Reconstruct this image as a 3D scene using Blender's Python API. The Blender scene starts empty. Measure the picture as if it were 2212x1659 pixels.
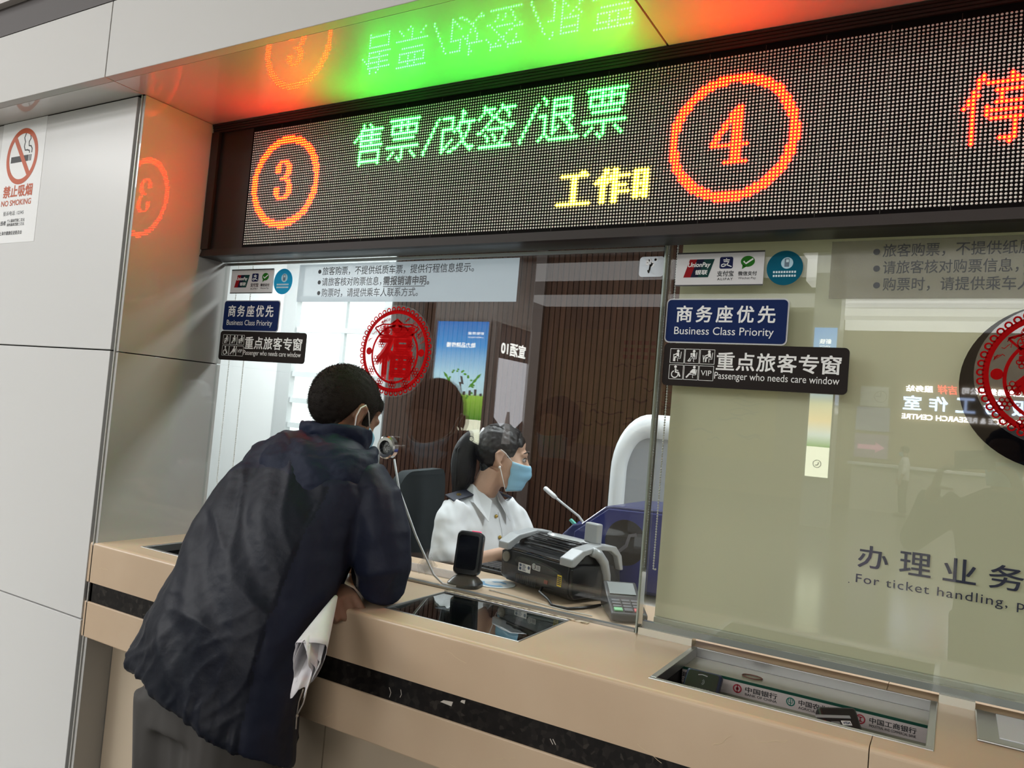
import bpy, bmesh, math, random
from mathutils import Vector, Matrix, noise
import numpy as np
random.seed(7)
S = bpy.context.scene
C = S.collection

# ------------------------------------------------------------------ camera
W, H, FPX = 2212.0, 1659.0, 1669.2054
CAM = Vector((2.1791, -1.3942, 1.5242))
_yaw, _pitch, _roll = 0.5274292, 0.0430675, 0.0862617
FW = Vector((-math.sin(_yaw)*math.cos(_pitch), math.cos(_yaw)*math.cos(_pitch), math.sin(_pitch)))
_r = Vector((math.cos(_yaw), math.sin(_yaw), 0)); _u = _r.cross(FW)
RT = _r*math.cos(_roll) + _u*math.sin(_roll)
UP = -_r*math.sin(_roll) + _u*math.cos(_roll)
cd = bpy.data.cameras.new('camera'); cam = bpy.data.objects.new('camera', cd); C.objects.link(cam)
cd.sensor_fit = 'HORIZONTAL'; cd.sensor_width = 36.0; cd.lens = FPX*36.0/W; cd.clip_start = 0.02; cd.clip_end = 100
M4 = Matrix((RT, UP, -FW)).transposed().to_4x4(); M4.translation = CAM
cam.matrix_world = M4
S.camera = cam

# ------------------------------------------------------------------ world, lights, exposure
S.view_settings.view_transform = 'Standard'; S.view_settings.look = 'None'
S.view_settings.exposure = 0.40; S.view_settings.gamma = 1.0
S.view_settings.use_curve_mapping = False
S.cycles.use_denoising = True
S.cycles.max_bounces = 8; S.cycles.diffuse_bounces = 3; S.cycles.glossy_bounces = 4
S.cycles.transparent_max_bounces = 16; S.cycles.transmission_bounces = 6
S.cycles.sample_clamp_indirect = 6.0
S.cycles.caustics_reflective = False; S.cycles.caustics_refractive = False
w = bpy.data.worlds.new('hall_daylight'); S.world = w; w.use_nodes = True
w.node_tree.nodes['Background'].inputs[0].default_value = (0.86, 0.93, 1.0, 1)
w.node_tree.nodes['Background'].inputs[1].default_value = 0.30

def area(name, loc, size, energy, col=(1, 1, 1), rot=(0, 0, 0)):
    d = bpy.data.lights.new(name, 'AREA'); d.shape = 'RECTANGLE'; d.size, d.size_y = size
    d.energy = energy; d.color = col
    o = bpy.data.objects.new(name, d); C.objects.link(o); o.location = loc; o.rotation_euler = rot
    return o
# strip lights in the ceiling of the ticket hall, and tubes inside the ticket office
HALL = (1.0, 0.99, 0.985)
for i, y in enumerate((-2.6, -5.6, -9.0, -12.5, -16.0)):
    area('hall_strip_light', ((-4.2, -6.0, -5.0, -1.0, -1.0)[i], y, 4.70), (7.0 if i < 2 else 14.0, 1.8), (90, 420, 480, 80, 80)[i], HALL)
area('office_tube_light', (0.75, 1.05, 2.50), (1.2, 0.30), 20, (0.93, 0.97, 1.0))
area('office_tube_light', (-1.3, 1.2, 2.50), (0.9, 0.30), 30, (0.93, 0.97, 1.0))
area('office_tube_light', (2.4, 1.2, 2.50), (0.9, 0.30), 23, (0.93, 0.97, 1.0))

# points of the place along a line of sight, used to read sizes off the photograph
def _ray(x, y): return FW + RT*((x-W/2)/FPX) - UP*((y-H/2)/FPX)
def atY(x, y, v): d = _ray(x, y); return CAM + d*((v-CAM.y)/d.y)
def atX(x, y, v): d = _ray(x, y); return CAM + d*((v-CAM.x)/d.x)
def atZ(x, y, v): d = _ray(x, y); return CAM + d*((v-CAM.z)/d.z)

# ------------------------------------------------------------------ materials
MATS = {}
def mat(name, col, rough=0.5, metal=0.0, coat=0.0, coat_rough=0.03, emit=None, estr=1.0, spec=0.5, alpha=None,
        bump=0.0, bscale=60.0, var=0.0, vscale=8.0, sheen=0.0, trans=0.0, bdist=0.002):
    if name in MATS: return MATS[name]
    m = bpy.data.materials.new(name); m.use_nodes = True
    nt = m.node_tree; b = nt.nodes['Principled BSDF']
    b.inputs['Base Color'].default_value = (*col, 1)
    b.inputs['Roughness'].default_value = rough; b.inputs['Metallic'].default_value = metal
    b.inputs['Coat Weight'].default_value = coat; b.inputs['Coat Roughness'].default_value = coat_rough
    b.inputs['Specular IOR Level'].default_value = spec
    if sheen: b.inputs['Sheen Weight'].default_value = sheen
    if trans: b.inputs['Transmission Weight'].default_value = trans
    if emit is not None:
        b.inputs['Emission Color'].default_value = (*emit, 1); b.inputs['Emission Strength'].default_value = estr
    if alpha is not None: b.inputs['Alpha'].default_value = alpha
    if bump or var:
        tc = nt.nodes.new('ShaderNodeTexCoord')
    if bump:
        n = nt.nodes.new('ShaderNodeTexNoise'); n.inputs['Scale'].default_value = bscale; n.inputs['Detail'].default_value = 4
        bp = nt.nodes.new('ShaderNodeBump'); bp.inputs['Strength'].default_value = bump; bp.inputs['Distance'].default_value = bdist
        nt.links.new(tc.outputs['Object'], n.inputs['Vector']); nt.links.new(n.outputs[0], bp.inputs['Height'])
        nt.links.new(bp.outputs[0], b.inputs['Normal'])
    if var:
        n = nt.nodes.new('ShaderNodeTexNoise'); n.inputs['Scale'].default_value = vscale; n.inputs['Detail'].default_value = 6
        r = nt.nodes.new('ShaderNodeValToRGB')
        r.color_ramp.elements[0].position = 0.3; r.color_ramp.elements[1].position = 0.7
        r.color_ramp.elements[0].color = (*[c*(1-var) for c in col], 1); r.color_ramp.elements[1].color = (*[min(1, c*(1+var)) for c in col], 1)
        nt.links.new(tc.outputs['Object'], n.inputs['Vector']); nt.links.new(n.outputs[0], r.inputs[0]); nt.links.new(r.outputs[0], b.inputs['Base Color'])
    MATS[name] = m
    return m

def glass_mat(name, tint=(0.97, 1.0, 0.98), ior=1.52, rough=0.0, haze=0.0, gain=1.0):
    """thin window glass: fresnel mix of a clear pass-through and a sharp reflection, with a little dust"""
    if name in MATS: return MATS[name]
    m = bpy.data.materials.new(name); m.use_nodes = True; nt = m.node_tree
    for n in list(nt.nodes):
        if n.type != 'OUTPUT_MATERIAL': nt.nodes.remove(n)
    out = [n for n in nt.nodes if n.type == 'OUTPUT_MATERIAL'][0]
    tr = nt.nodes.new('ShaderNodeBsdfTransparent'); tr.inputs[0].default_value = (*tint, 1)
    gl = nt.nodes.new('ShaderNodeBsdfGlossy'); gl.inputs['Roughness'].default_value = rough
    fr = nt.nodes.new('ShaderNodeFresnel'); fr.inputs[0].default_value = ior
    ge = nt.nodes.new('ShaderNodeNewGeometry'); mr = nt.nodes.new('ShaderNodeMapRange'); mr.inputs[3].default_value = ior; mr.inputs[4].default_value = 1.0/ior
    nt.links.new(ge.outputs['Backfacing'], mr.inputs[0]); nt.links.new(mr.outputs[0], fr.inputs[0])   # same reflectance entering and leaving the sheet
    ml = nt.nodes.new('ShaderNodeMath'); ml.operation = 'MULTIPLY'; ml.inputs[1].default_value = gain; ml.use_clamp = True
    mx = nt.nodes.new('ShaderNodeMixShader')
    nt.links.new(fr.outputs[0], ml.inputs[0]); nt.links.new(ml.outputs[0], mx.inputs[0])
    nt.links.new(tr.outputs[0], mx.inputs[1]); nt.links.new(gl.outputs[0], mx.inputs[2])
    last = mx
    if haze:
        df = nt.nodes.new('ShaderNodeBsdfDiffuse'); df.inputs[0].default_value = (0.8, 0.8, 0.78, 1)
        m2 = nt.nodes.new('ShaderNodeMixShader'); m2.inputs[0].default_value = haze
        nt.links.new(mx.outputs[0], m2.inputs[1]); nt.links.new(df.outputs[0], m2.inputs[2]); last = m2
    nt.links.new(last.outputs[0], out.inputs[0])
    MATS[name] = m
    return m

def emis(name, col, s=1.0):
    if name in MATS: return MATS[name]
    m = bpy.data.materials.new(name); m.use_nodes = True; nt = m.node_tree
    b = nt.nodes['Principled BSDF']; b.inputs['Base Color'].default_value = (*[min(0.8, c) for c in col], 1); b.inputs['Roughness'].default_value = 0.4
    b.inputs['Emission Color'].default_value = (*col, 1); b.inputs['Emission Strength'].default_value = s
    MATS[name] = m
    return m

def film(name, col, opacity=0.6, back=0.5, rough=0.4):
    """printed or frosted film: part clear, part scattering on both sides"""
    if name in MATS: return MATS[name]
    m = bpy.data.materials.new(name); m.use_nodes = True; nt = m.node_tree
    for n in list(nt.nodes):
        if n.type != 'OUTPUT_MATERIAL': nt.nodes.remove(n)
    out = [n for n in nt.nodes if n.type == 'OUTPUT_MATERIAL'][0]
    d = nt.nodes.new('ShaderNodeBsdfDiffuse'); d.inputs[0].default_value = (*col, 1)
    t = nt.nodes.new('ShaderNodeBsdfTranslucent'); t.inputs[0].default_value = (*col, 1)
    m1 = nt.nodes.new('ShaderNodeMixShader'); m1.inputs[0].default_value = back
    tr = nt.nodes.new('ShaderNodeBsdfTransparent')
    m2 = nt.nodes.new('ShaderNodeMixShader'); m2.inputs[0].default_value = opacity
    nt.links.new(d.outputs[0], m1.inputs[1]); nt.links.new(t.outputs[0], m1.inputs[2])
    nt.links.new(tr.outputs[0], m2.inputs[1]); nt.links.new(m1.outputs[0], m2.inputs[2])
    nt.links.new(m2.outputs[0], out.inputs[0])
    MATS[name] = m
    return m

def ramp_mat(name, kind, stops, scale=8.0, rough=0.4, coat=0.0, spec=0.5, stretch=(1, 1, 1), bump=0.0, detail=6.0):
    """a material coloured by a noise / voronoi / wave pattern through a ramp"""
    if name in MATS: return MATS[name]
    m = bpy.data.materials.new(name); m.use_nodes = True; nt = m.node_tree; b = nt.nodes['Principled BSDF']
    tc = nt.nodes.new('ShaderNodeTexCoord'); mp = nt.nodes.new('ShaderNodeMapping'); mp.inputs['Scale'].default_value = stretch
    nt.links.new(tc.outputs['Object'], mp.inputs[0])
    if kind == 'noise':
        t = nt.nodes.new('ShaderNodeTexNoise'); t.inputs['Detail'].default_value = detail; o = t.outputs[0]
    elif kind == 'voronoi':
        t = nt.nodes.new('ShaderNodeTexVoronoi'); o = t.outputs['Color']
    elif kind == 'wave':
        t = nt.nodes.new('ShaderNodeTexWave'); t.inputs['Distortion'].default_value = 0.0; o = t.outputs[0]
    t.inputs['Scale'].default_value = scale
    nt.links.new(mp.outputs[0], t.inputs['Vector'])
    r = nt.nodes.new('ShaderNodeValToRGB'); e = r.color_ramp.elements
    while len(e) < len(stops): e.new(0.5)
    for k, (p, c) in enumerate(stops): e[k].position = p; e[k].color = (*c, 1)
    nt.links.new(o, r.inputs[0]); nt.links.new(r.outputs[0], b.inputs['Base Color'])
    b.inputs['Roughness'].default_value = rough; b.inputs['Coat Weight'].default_value = coat; b.inputs['Coat Roughness'].default_value = 0.05
    b.inputs['Specular IOR Level'].default_value = spec
    if bump:
        bp = nt.nodes.new('ShaderNodeBump'); bp.inputs['Strength'].default_value = bump; bp.inputs['Distance'].default_value = 0.003
        nt.links.new(o, bp.inputs['Height']); nt.links.new(bp.outputs[0], b.inputs['Normal'])
    MATS[name] = m
    return m

# ------------------------------------------------------------------ mesh building
def world_of(o):
    m = o.matrix_basis.copy()
    while o.parent is not None: o = o.parent; m = o.matrix_basis @ m
    return m

class MB:
    def __init__(s): s.v = []; s.f = []; s.mi = []; s.cur = 0
    def add(s, vs, fs):
        o = len(s.v); s.v += [tuple(v) for v in vs]; s.f += [tuple(i+o for i in f) for f in fs]; s.mi += [s.cur]*len(fs); return s
    def box(s, lo, hi, M=None):
        (a, b, c), (d, e, f) = lo, hi
        vs = [Vector(p) for p in ((a, b, c), (d, b, c), (d, e, c), (a, e, c), (a, b, f), (d, b, f), (d, e, f), (a, e, f))]
        if M: vs = [M @ v for v in vs]
        return s.add(vs, [(0, 3, 2, 1), (4, 5, 6, 7), (0, 1, 5, 4), (1, 2, 6, 5), (2, 3, 7, 6), (3, 0, 4, 7)])
    def rings(s, rs, cap=True, closed=False):
        n = len(rs[0]); vs = [p for r in rs for p in r]; fs = []
        m = len(rs)
        for i in range(m if closed else m-1):
            a, b = i*n, ((i+1) % m)*n
            for k in range(n): fs.append((a+k, a+(k+1) % n, b+(k+1) % n, b+k))
        if cap and not closed:
            fs.append(tuple(reversed(range(n)))); fs.append(tuple((m-1)*n+k for k in range(n)))
        return s.add(vs, fs)
    def loft(s, rs, n=24, cap=True):
        """rs: (centre, half-axis vector a, half-axis vector b[, exponent])"""
        out = []
        for r in rs:
            c, a, b = Vector(r[0]), Vector(r[1]), Vector(r[2]); p = r[3] if len(r) > 3 else 1.0
            ring = []
            for k in range(n):
                t = 2*math.pi*k/n; ct, st = math.cos(t), math.sin(t)
                ring.append(c + a*(math.copysign(abs(ct)**p, ct)) + b*(math.copysign(abs(st)**p, st)))
            out.append(ring)
        return s.rings(out, cap)
    def tube(s, pts, r, n=10, cap=True, closed=False):
        pts = [Vector(p) for p in pts]; rr = r if isinstance(r, (list, tuple)) else [r]*len(pts)
        out = []; prev = None; m = len(pts)
        for i, p in enumerate(pts):
            if closed: t = pts[(i+1) % m]-pts[i-1]
            else: t = pts[min(i+1, m-1)]-pts[max(i-1, 0)]
            t = t.normalized() if t.length > 1e-9 else Vector((0, 0, 1))
            if prev is None:
                a = t.cross(Vector((0, 0, 1)))
                if a.length < 1e-3: a = t.cross(Vector((1, 0, 0)))
            else: a = prev - t*prev.dot(t)
            if a.length < 1e-6: a = t.orthogonal()
            a.normalize(); b = t.cross(a); prev = a
            out.append([p + a*(rr[i]*math.cos(2*math.pi*k/n)) + b*(rr[i]*math.sin(2*math.pi*k/n)) for k in range(n)])
        return s.rings(out, cap, closed)
    def ball(s, c, r, seg=16, rg=10, M=None):
        c = Vector(c); r = (r, r, r) if not isinstance(r, (list, tuple, Vector)) else r
        vs = [Vector((0, 0, r[2]))]
        for i in range(1, rg):
            th = math.pi*i/rg
            for k in range(seg):
                ph = 2*math.pi*k/seg; vs.append(Vector((r[0]*math.sin(th)*math.cos(ph), r[1]*math.sin(th)*math.sin(ph), r[2]*math.cos(th))))
        vs.append(Vector((0, 0, -r[2]))); fs = []
        for k in range(seg): fs.append((0, 1+k, 1+(k+1) % seg))
        for i in range(rg-2):
            a, b = 1+i*seg, 1+(i+1)*seg
            for k in range(seg): fs.append((a+k, b+k, b+(k+1) % seg, a+(k+1) % seg))
        l = len(vs)-1; a = 1+(rg-2)*seg
        for k in range(seg): fs.append((l, a+(k+1) % seg, a+k))
        if M is not None: vs = [M @ (v + c) for v in vs]
        else: vs = [v + c for v in vs]
        return s.add(vs, fs)
    def prism(s, pts, d, close=True):
        """polygon pts (3D, planar) extruded by vector d"""
        pts = [Vector(p) for p in pts]; d = Vector(d); n = len(pts)
        nrm = sum(((pts[i]-pts[0]).cross(pts[(i+1) % n]-pts[0]) for i in range(n)), Vector())
        if nrm.dot(d) > 0: pts.reverse()
        fs = [tuple(range(n)), tuple(reversed(range(n, 2*n)))]
        for i in range(n): fs.append((i, n+i, n+(i+1) % n, (i+1) % n))
        return s.add(pts+[p+d for p in pts], fs)
    def lathe(s, prof, c=(0, 0, 0), M=None, n=24):
        c = Vector(c); rs = []
        for r, z in prof:
            ring = [Vector((r*math.cos(2*math.pi*k/n), r*math.sin(2*math.pi*k/n), z)) for k in range(n)]
            rs.append([(M @ v if M is not None else v)+c for v in ring])
        return s.rings(rs)
    def build(s, name, mats, parent=None, smooth=False, bevel=0.0, seg=2, local=False, kind=None, label=None, auto=None):
        me = bpy.data.meshes.new(name)
        off = Vector((0, 0, 0))
        if parent is not None and not local: off = world_of(parent).inverted()
        vs = s.v if (parent is None or local) else [tuple(off @ Vector(v)) for v in s.v]
        me.from_pydata(vs, [], s.f)
        ms = mats if isinstance(mats, (list, tuple)) else [mats]
        for m in ms: me.materials.append(m)
        if len(ms) > 1: me.polygons.foreach_set('material_index', s.mi)
        if smooth: me.polygons.foreach_set('use_smooth', [True]*len(me.polygons))
        me.update()
        o = bpy.data.objects.new(name, me); C.objects.link(o)
        if parent is not None: o.parent = parent
        if bevel:
            bm = o.modifiers.new('bevel', 'BEVEL'); bm.width = bevel; bm.segments = seg; bm.limit_method = 'ANGLE'; bm.angle_limit = 0.6
            bm.harden_normals = False
        if smooth and auto is not None:
            try: me.set_sharp_from_angle(angle=auto)
            except Exception: pass
        if kind: o['kind'] = kind
        if label: o['label'] = label
        return o

def mesh_obj(name, me, mats, parent=None):
    ms = mats if isinstance(mats, (list, tuple)) else [mats]
    for m in ms: me.materials.append(m)
    o = bpy.data.objects.new(name, me); C.objects.link(o)
    if parent is not None:
        me.transform(world_of(parent).inverted()); o.parent = parent
    return o

def thing(name, label, cat, loc=(0, 0, 0), rotz=0.0, group=None, M=None):
    o = bpy.data.objects.new(name, None); C.objects.link(o); o.empty_display_size = 0.05
    if M is not None: o.matrix_basis = M
    else: o.matrix_basis = Matrix.Translation(Vector(loc)) @ Matrix.Rotation(rotz, 4, 'Z')
    tag(o, label, cat, group); return o
def tag(o, label, cat, group=None):
    o['label'] = label; o['category'] = cat
    if group: o['group'] = group
    return o
def struct(o): o['kind'] = 'structure'; return o

# flat lettering and print on a plane
_tc = {}
def text_geo(body, bold=0.0, shear=0.0, space=1.0):
    k = (body, bold, shear, space)
    if k not in _tc:
        c = bpy.data.curves.new('t', 'FONT'); c.body = body; c.size = 1; c.offset = bold; c.shear = shear; c.resolution_u = 3
        c.space_character = space
        o = bpy.data.objects.new('t', c); C.objects.link(o)
        dg = bpy.context.evaluated_depsgraph_get(); dg.update()
        me = bpy.data.meshes.new_from_object(o.evaluated_get(dg))
        vs = [(v.co.x, v.co.y) for v in me.vertices]; fs = [tuple(p.vertices) for p in me.polygons]
        bpy.data.objects.remove(o); bpy.data.curves.remove(c); bpy.data.meshes.remove(me)
        _tc[k] = (vs, fs)
    return _tc[k]

class Flat:
    """drawing surface: origin o, right u, up v; shapes are laid e proud of it"""
    def __init__(s, o, u=(1, 0, 0), v=(0, 0, 1), e=0.0004):
        s.o = Vector(o); s.u = Vector(u).normalized(); s.v = Vector(v).normalized(); s.n = s.u.cross(s.v); s.e = e; s.mb = MB()
    def P(s, x, y, h=0.0): return s.o + s.u*x + s.v*y + s.n*h
    def poly(s, pts, h=None, lift=0.0):
        h = s.e if h is None else h
        s.mb.prism([s.P(x, y, lift) for x, y in pts], s.n*h); return s
    def rect(s, x0, y0, x1, y1, h=None, r=0.0, lift=0.0):
        if r <= 0: return s.poly([(x0, y0), (x1, y0), (x1, y1), (x0, y1)], h, lift)
        pts = []
        for cx, cy, a0 in ((x1-r, y0+r, -90), (x1-r, y1-r, 0), (x0+r, y1-r, 90), (x0+r, y0+r, 180)):
            for k in range(5):
                a = math.radians(a0+k*22.5); pts.append((cx+r*math.cos(a), cy+r*math.sin(a)))
        return s.poly(pts, h, lift)
    def disc(s, cx, cy, r, n=28, ry=None, h=None, lift=0.0):
        ry = r if ry is None else ry
        return s.poly([(cx+r*math.cos(2*math.pi*k/n), cy+ry*math.sin(2*math.pi*k/n)) for k in range(n)], h, lift)
    def ring(s, cx, cy, r0, r1, n=40, ratio=1.0, a0=0.0, a1=360.0, lift=0.0):
        full = abs(a1-a0) >= 359.9; m = n if full else n+1
        A = [math.radians(a0+(a1-a0)*k/n) for k in range(m)]; vs = []
        for a in A:
            for r in (r0, r1):
                for h in (lift, lift+s.e): vs.append(s.P(cx+r*math.cos(a), cy+r*ratio*math.sin(a), h))
        fs = []
        for k in range(n):
            i, j = 4*k, 4*((k+1) % m)
            fs += [(i+1, i+3, j+3, j+1), (i, j, j+2, i+2), (i+2, j+2, j+3, i+3), (i, i+1, j+1, j)]
        s.mb.add(vs, fs); return s
    def stroke(s, pts, wd, lift=0.0):
        """a pen stroke of constant width"""
        P = [Vector((x, y)) for x, y in pts]; n = len(P); L = []; R = []
        for i in range(n):
            t = (P[min(i+1, n-1)]-P[max(i-1, 0)]); t = t.normalized() if t.length > 0 else Vector((1, 0)); q = Vector((-t.y, t.x))*wd/2
            L.append(P[i]+q); R.append(P[i]-q)
        vs = []
        for a, b in zip(L, R):
            for q in (a, b):
                for h in (lift, lift+s.e): vs.append(s.P(q.x, q.y, h))
        fs = []
        for k in range(n-1):
            i, j = 4*k, 4*k+4
            fs += [(i+1, j+1, j+3, i+3), (i, i+2, j+2, j), (i, j, j+1, i+1), (i+2, i+3, j+3, j+2)]
        s.mb.add(vs, fs); return s
    def text(s, body, x0, y0, w=None, h=None, bold=0.0, shear=0.0, center=False, lift=None, space=1.0):
        vs, fs = text_geo(body, 0.0, shear, space)
        ax, bx = min(v[0] for v in vs), max(v[0] for v in vs); ay, by = min(v[1] for v in vs), max(v[1] for v in vs)
        kx = w/(bx-ax) if w else None; ky = h/(by-ay) if h else None
        kx = kx or ky; ky = ky or kx
        if center: x0 = x0-(bx-ax)*kx/2
        lf = s.e if lift is None else lift
        g = bold*0.9                                # heavier weights: the outline laid down again a hair to each side
        for i, (gx, gy) in enumerate(((0, 0),) if g <= 0 else ((-g, -g), (g, -g), (-g, g), (g, g), (0, 0))):
            s.mb.add([s.P(x0+(x-ax+gx)*kx, y0+(y-ay+gy)*ky, lf+0.000004*i) for x, y in vs], fs)
        return s
    def done(s, name, m, parent=None, **k): return s.mb.build(name, m, parent, **k)

def remeshed(mb, voxel=0.006, smooth=6, factor=0.5):
    """one continuous skin over overlapping volumes"""
    me = bpy.data.meshes.new('tmp'); me.from_pydata(mb.v, [], mb.f); me.update()
    o = bpy.data.objects.new('tmp', me); C.objects.link(o)
    r = o.modifiers.new('r', 'REMESH'); r.mode = 'VOXEL'; r.voxel_size = voxel; r.use_smooth_shade = True
    if smooth:
        q = o.modifiers.new('s', 'SMOOTH'); q.iterations = smooth; q.factor = factor
    dg = bpy.context.evaluated_depsgraph_get(); dg.update()
    out = bpy.data.meshes.new_from_object(o.evaluated_get(dg))
    bpy.data.objects.remove(o); bpy.data.meshes.remove(me)
    out.polygons.foreach_set('use_smooth', [True]*len(out.polygons))
    return out

def displace(me, fn):
    nr = [v.normal.copy() for v in me.vertices]
    for v, n in zip(me.vertices, nr): v.co += n*fn(v.co)
    me.update()
def smooth_tri(a, b, t): t = max(0.0, min(1.0, (t-a)/(b-a))); return t*t*(3-2*t)
# ------------------------------------------------------------------ sizes of the place (metres)
G = 0.3540      # plane of the window glass
L = 0.2581      # front of the display board
ZC, ZB, ZS = 1.05, 1.9607, 2.4016      # counter top, underside of board, soffit
XR = 3.40       # how far the window front is built to the right
DIV = 1.5548    # glass fin between the two windows

M_panel = mat('white_enamel_panel', (0.66, 0.655, 0.64), rough=0.45, coat=0.22, coat_rough=0.20, bump=0.03, bscale=6, bdist=0.004)
M_soffit = mat('grey_gloss_soffit', (0.52, 0.48, 0.44), rough=0.38, coat=1.0, coat_rough=0.015)
M_reveal = mat('grey_gloss_reveal', (0.45, 0.44, 0.42), rough=0.42, coat=0.7, coat_rough=0.02)
M_gap = mat('dark_joint', (0.02, 0.018, 0.016), rough=0.9)
M_trim = mat('grey_edge_trim', (0.50, 0.49, 0.46), rough=0.4, metal=0.3)
M_brown = mat('dark_brown_aluminium', (0.022, 0.014, 0.011), rough=0.45, spec=0.25)
M_steel = mat('brushed_steel', (0.42, 0.42, 0.41), rough=0.32, metal=0.9)
M_chrome = mat('chrome', (0.72, 0.72, 0.72), rough=0.12, metal=1.0)
M_dark = mat('black_recess', (0.012, 0.012, 0.013), rough=0.6)
M_white = mat('white_paint', (0.74, 0.75, 0.74), rough=0.6)
M_blackp = mat('black_plastic', (0.012, 0.012, 0.013), rough=0.32)
M_greyp = mat('silver_plastic', (0.42, 0.43, 0.44), rough=0.38, metal=0.2)
M_wprint = mat('white_print', (0.80, 0.80, 0.78), rough=0.5)
M_kprint = mat('black_print', (0.02, 0.02, 0.022), rough=0.5)

# left wall: pillar panels in front of the window bay
b = MB()
zj = (-0.02, 0.820, 1.6215, ZS+0.0)
for k in range(3): b.box((-2.0, 0.0, zj[k]+0.002), (-0.034, 0.03, zj[k+1]-0.002))
o = struct(b.build('wall_left', M_panel, bevel=0.0015)); o['label'] = 'white enamel panels of the pillar left of the ticket windows'
b = MB(); b.box((-2.0, 0.03, 0), (-0.012, 0.36, ZS)); struct(b.build('wall_left_core', M_gap))
b = MB()
for z0, z1 in ((0.0, 1.6165), (1.6195, ZS-0.001)): b.box((-0.012, 0.004, z0), (0.0, G+0.02, z1))
struct(b.build('wall_reveal', M_reveal, bevel=0.001))
b = MB(); b.box((-0.0165, 0.0, 0), (-0.0122, 0.012, ZS-0.001)); struct(b.build('trim_1', M_trim))
# bulkhead above
b = MB()
b.box((-2.4, -0.1244, ZS), (-0.007, -0.095, 2.627)); b.box((-0.003, -0.1244, ZS), (XR, -0.095, 2.627))
struct(b.build('wall_upper', mat('shaded_white_panel', (0.52, 0.505, 0.48), rough=0.5, bump=0.03, bscale=6, bdist=0.004), bevel=0.0012))  # same white panels as the pillar, weaker light put into a darker colour
b = MB(); b.box((-2.4, -0.094, ZS+0.02), (XR, 0.5, 2.75)); struct(b.build('wall_upper_core', M_gap))
b = MB(); b.box((-2.4, -0.112, 2.640), (XR, -0.0945, 2.738)); struct(b.build('trim_2', mat('dark_brown_band', (0.06, 0.048, 0.046), rough=0.6)))
b = MB(); b.box((-2.4, -0.135, 2.738), (XR, -0.05, 5.2)); struct(b.build('wall_top', mat('pale_plaster', (0.62, 0.57, 0.56), rough=0.7)))
# soffit over the bay, one panel per display section
b = MB()
for x0, x1 in ((-2.4, -0.007), (-0.003, 1.5545), (1.5595, XR)): b.box((x0, -0.0945, ZS), (x1, 0.40 if x0 > -1 else 0.0, ZS+0.012))
struct(b.build('ceiling_bay', M_soffit))

# ------------------------------------------------------------------ ticket office room behind the glass
M_office = mat('office_white_wall', (0.72, 0.73, 0.72), rough=0.7)
YB = 2.0
b = MB(); b.box((-4.0, YB, 0.0), (-1.475, YB+0.05, 2.6)); struct(b.build('wall_office_back', M_office))
b = MB(); b.box((-4.0, 0.36, 2.56), (5.0, 2.1, 2.60)); struct(b.build('ceiling_office', M_office))
b = MB(); b.box((-4.0, 0.36, 0.0), (5.0, 2.1, 0.20)); struct(b.build('floor_office', mat('office_grey_floor', (0.20, 0.19, 0.18), rough=0.5)))
b = MB(); b.box((-4.05, 0.36, 0.0), (-4.0, 2.1, 2.6)); struct(b.build('wall_office_left', M_office))
b = MB(); b.box((4.2, 0.36, 0.0), (4.25, 2.1, 2.6)); struct(b.build('wall_office_right', M_office))
b = MB(); b.box((-4.0, 0.362, 0.0), (-0.013, 0.370, 2.6)); struct(b.build('wall_office_front', M_office))
# ribbed brown timber cladding
b = MB(); b.box((-0.60, YB-0.005, 0.2), (4.2, YB+0.05, 2.6))
x = -0.60
while x < 4.2:
    b.box((x+0.003, YB-0.014, 0.2), (x+0.0265, YB-0.005, 2.58)); x += 0.030
M_wood = ramp_mat('ribbed_brown_timber', 'noise', [(0.3, (0.024, 0.008, 0.0035)), (0.7, (0.048, 0.018, 0.008))], scale=3.0, rough=0.7, spec=0.15, stretch=(14, 1, 0.7))
struct(b.build('wall_office_timber', M_wood))
b = MB(); b.box((0.30, YB-0.03, 0.2), (0.36, YB-0.012, 2.58)); struct(b.build('trim_3', mat('dark_timber_post', (0.035, 0.016, 0.010), rough=0.5)))
# bright glazed door and display shelves at the far left of the office
dw = struct(MB().box((-1.475, YB-0.01, 0.2), (-1.445, YB+0.03, 2.58)).box((-1.445, YB-0.02, 0.2), (-1.345, YB+0.03, 2.58)).box((-0.66, YB-0.02, 0.2), (-0.605, YB+0.03, 2.58))
            .box((-1.345, YB-0.02, 2.34), (-0.66, YB+0.03, 2.58)).build('window_3', mat('pale_aluminium', (0.55, 0.57, 0.57), rough=0.4, metal=0.2), bevel=0.002))
b = MB(); b.box((-1.345, YB+0.02, 0.2), (-0.66, YB+0.03, 2.34))
b.build('pane', emis('daylit_frosted_pane', (0.93, 1.0, 0.99), 0.80), dw)
b = MB()
for z in (2.12, 1.93, 1.66, 1.50, 1.35, 1.16): b.box((-1.345, YB-0.005, z), (-0.66, YB+0.018, z+0.030))
b.box((-0.98, YB-0.003, 0.2), (-0.955, YB+0.018, 2.12))
b.build('glazing_bar', mat('pale_glazing_bar', (0.62, 0.66, 0.66), rough=0.5), dw)
b = MB(); b.cur = 0
b.box((-1.22, YB-0.008, 1.70), (-1.00, YB-0.004, 1.88)); b.box((-1.20, YB-0.008, 1.54), (-0.99, YB-0.004, 1.645))
b.build('notice', emis('pale_backlit_notice', (0.95, 1.0, 1.0), 0.95), dw)
F = Flat((-1.10, YB-0.008, 1.39)); F.rect(0, 0, 0.13, 0.10); F.rect(-0.02, -0.19, 0.13, -0.06)
F.done('blue_sign', emis('backlit_blue_sign', (0.24, 0.62, 0.72), 0.75), dw)
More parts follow.
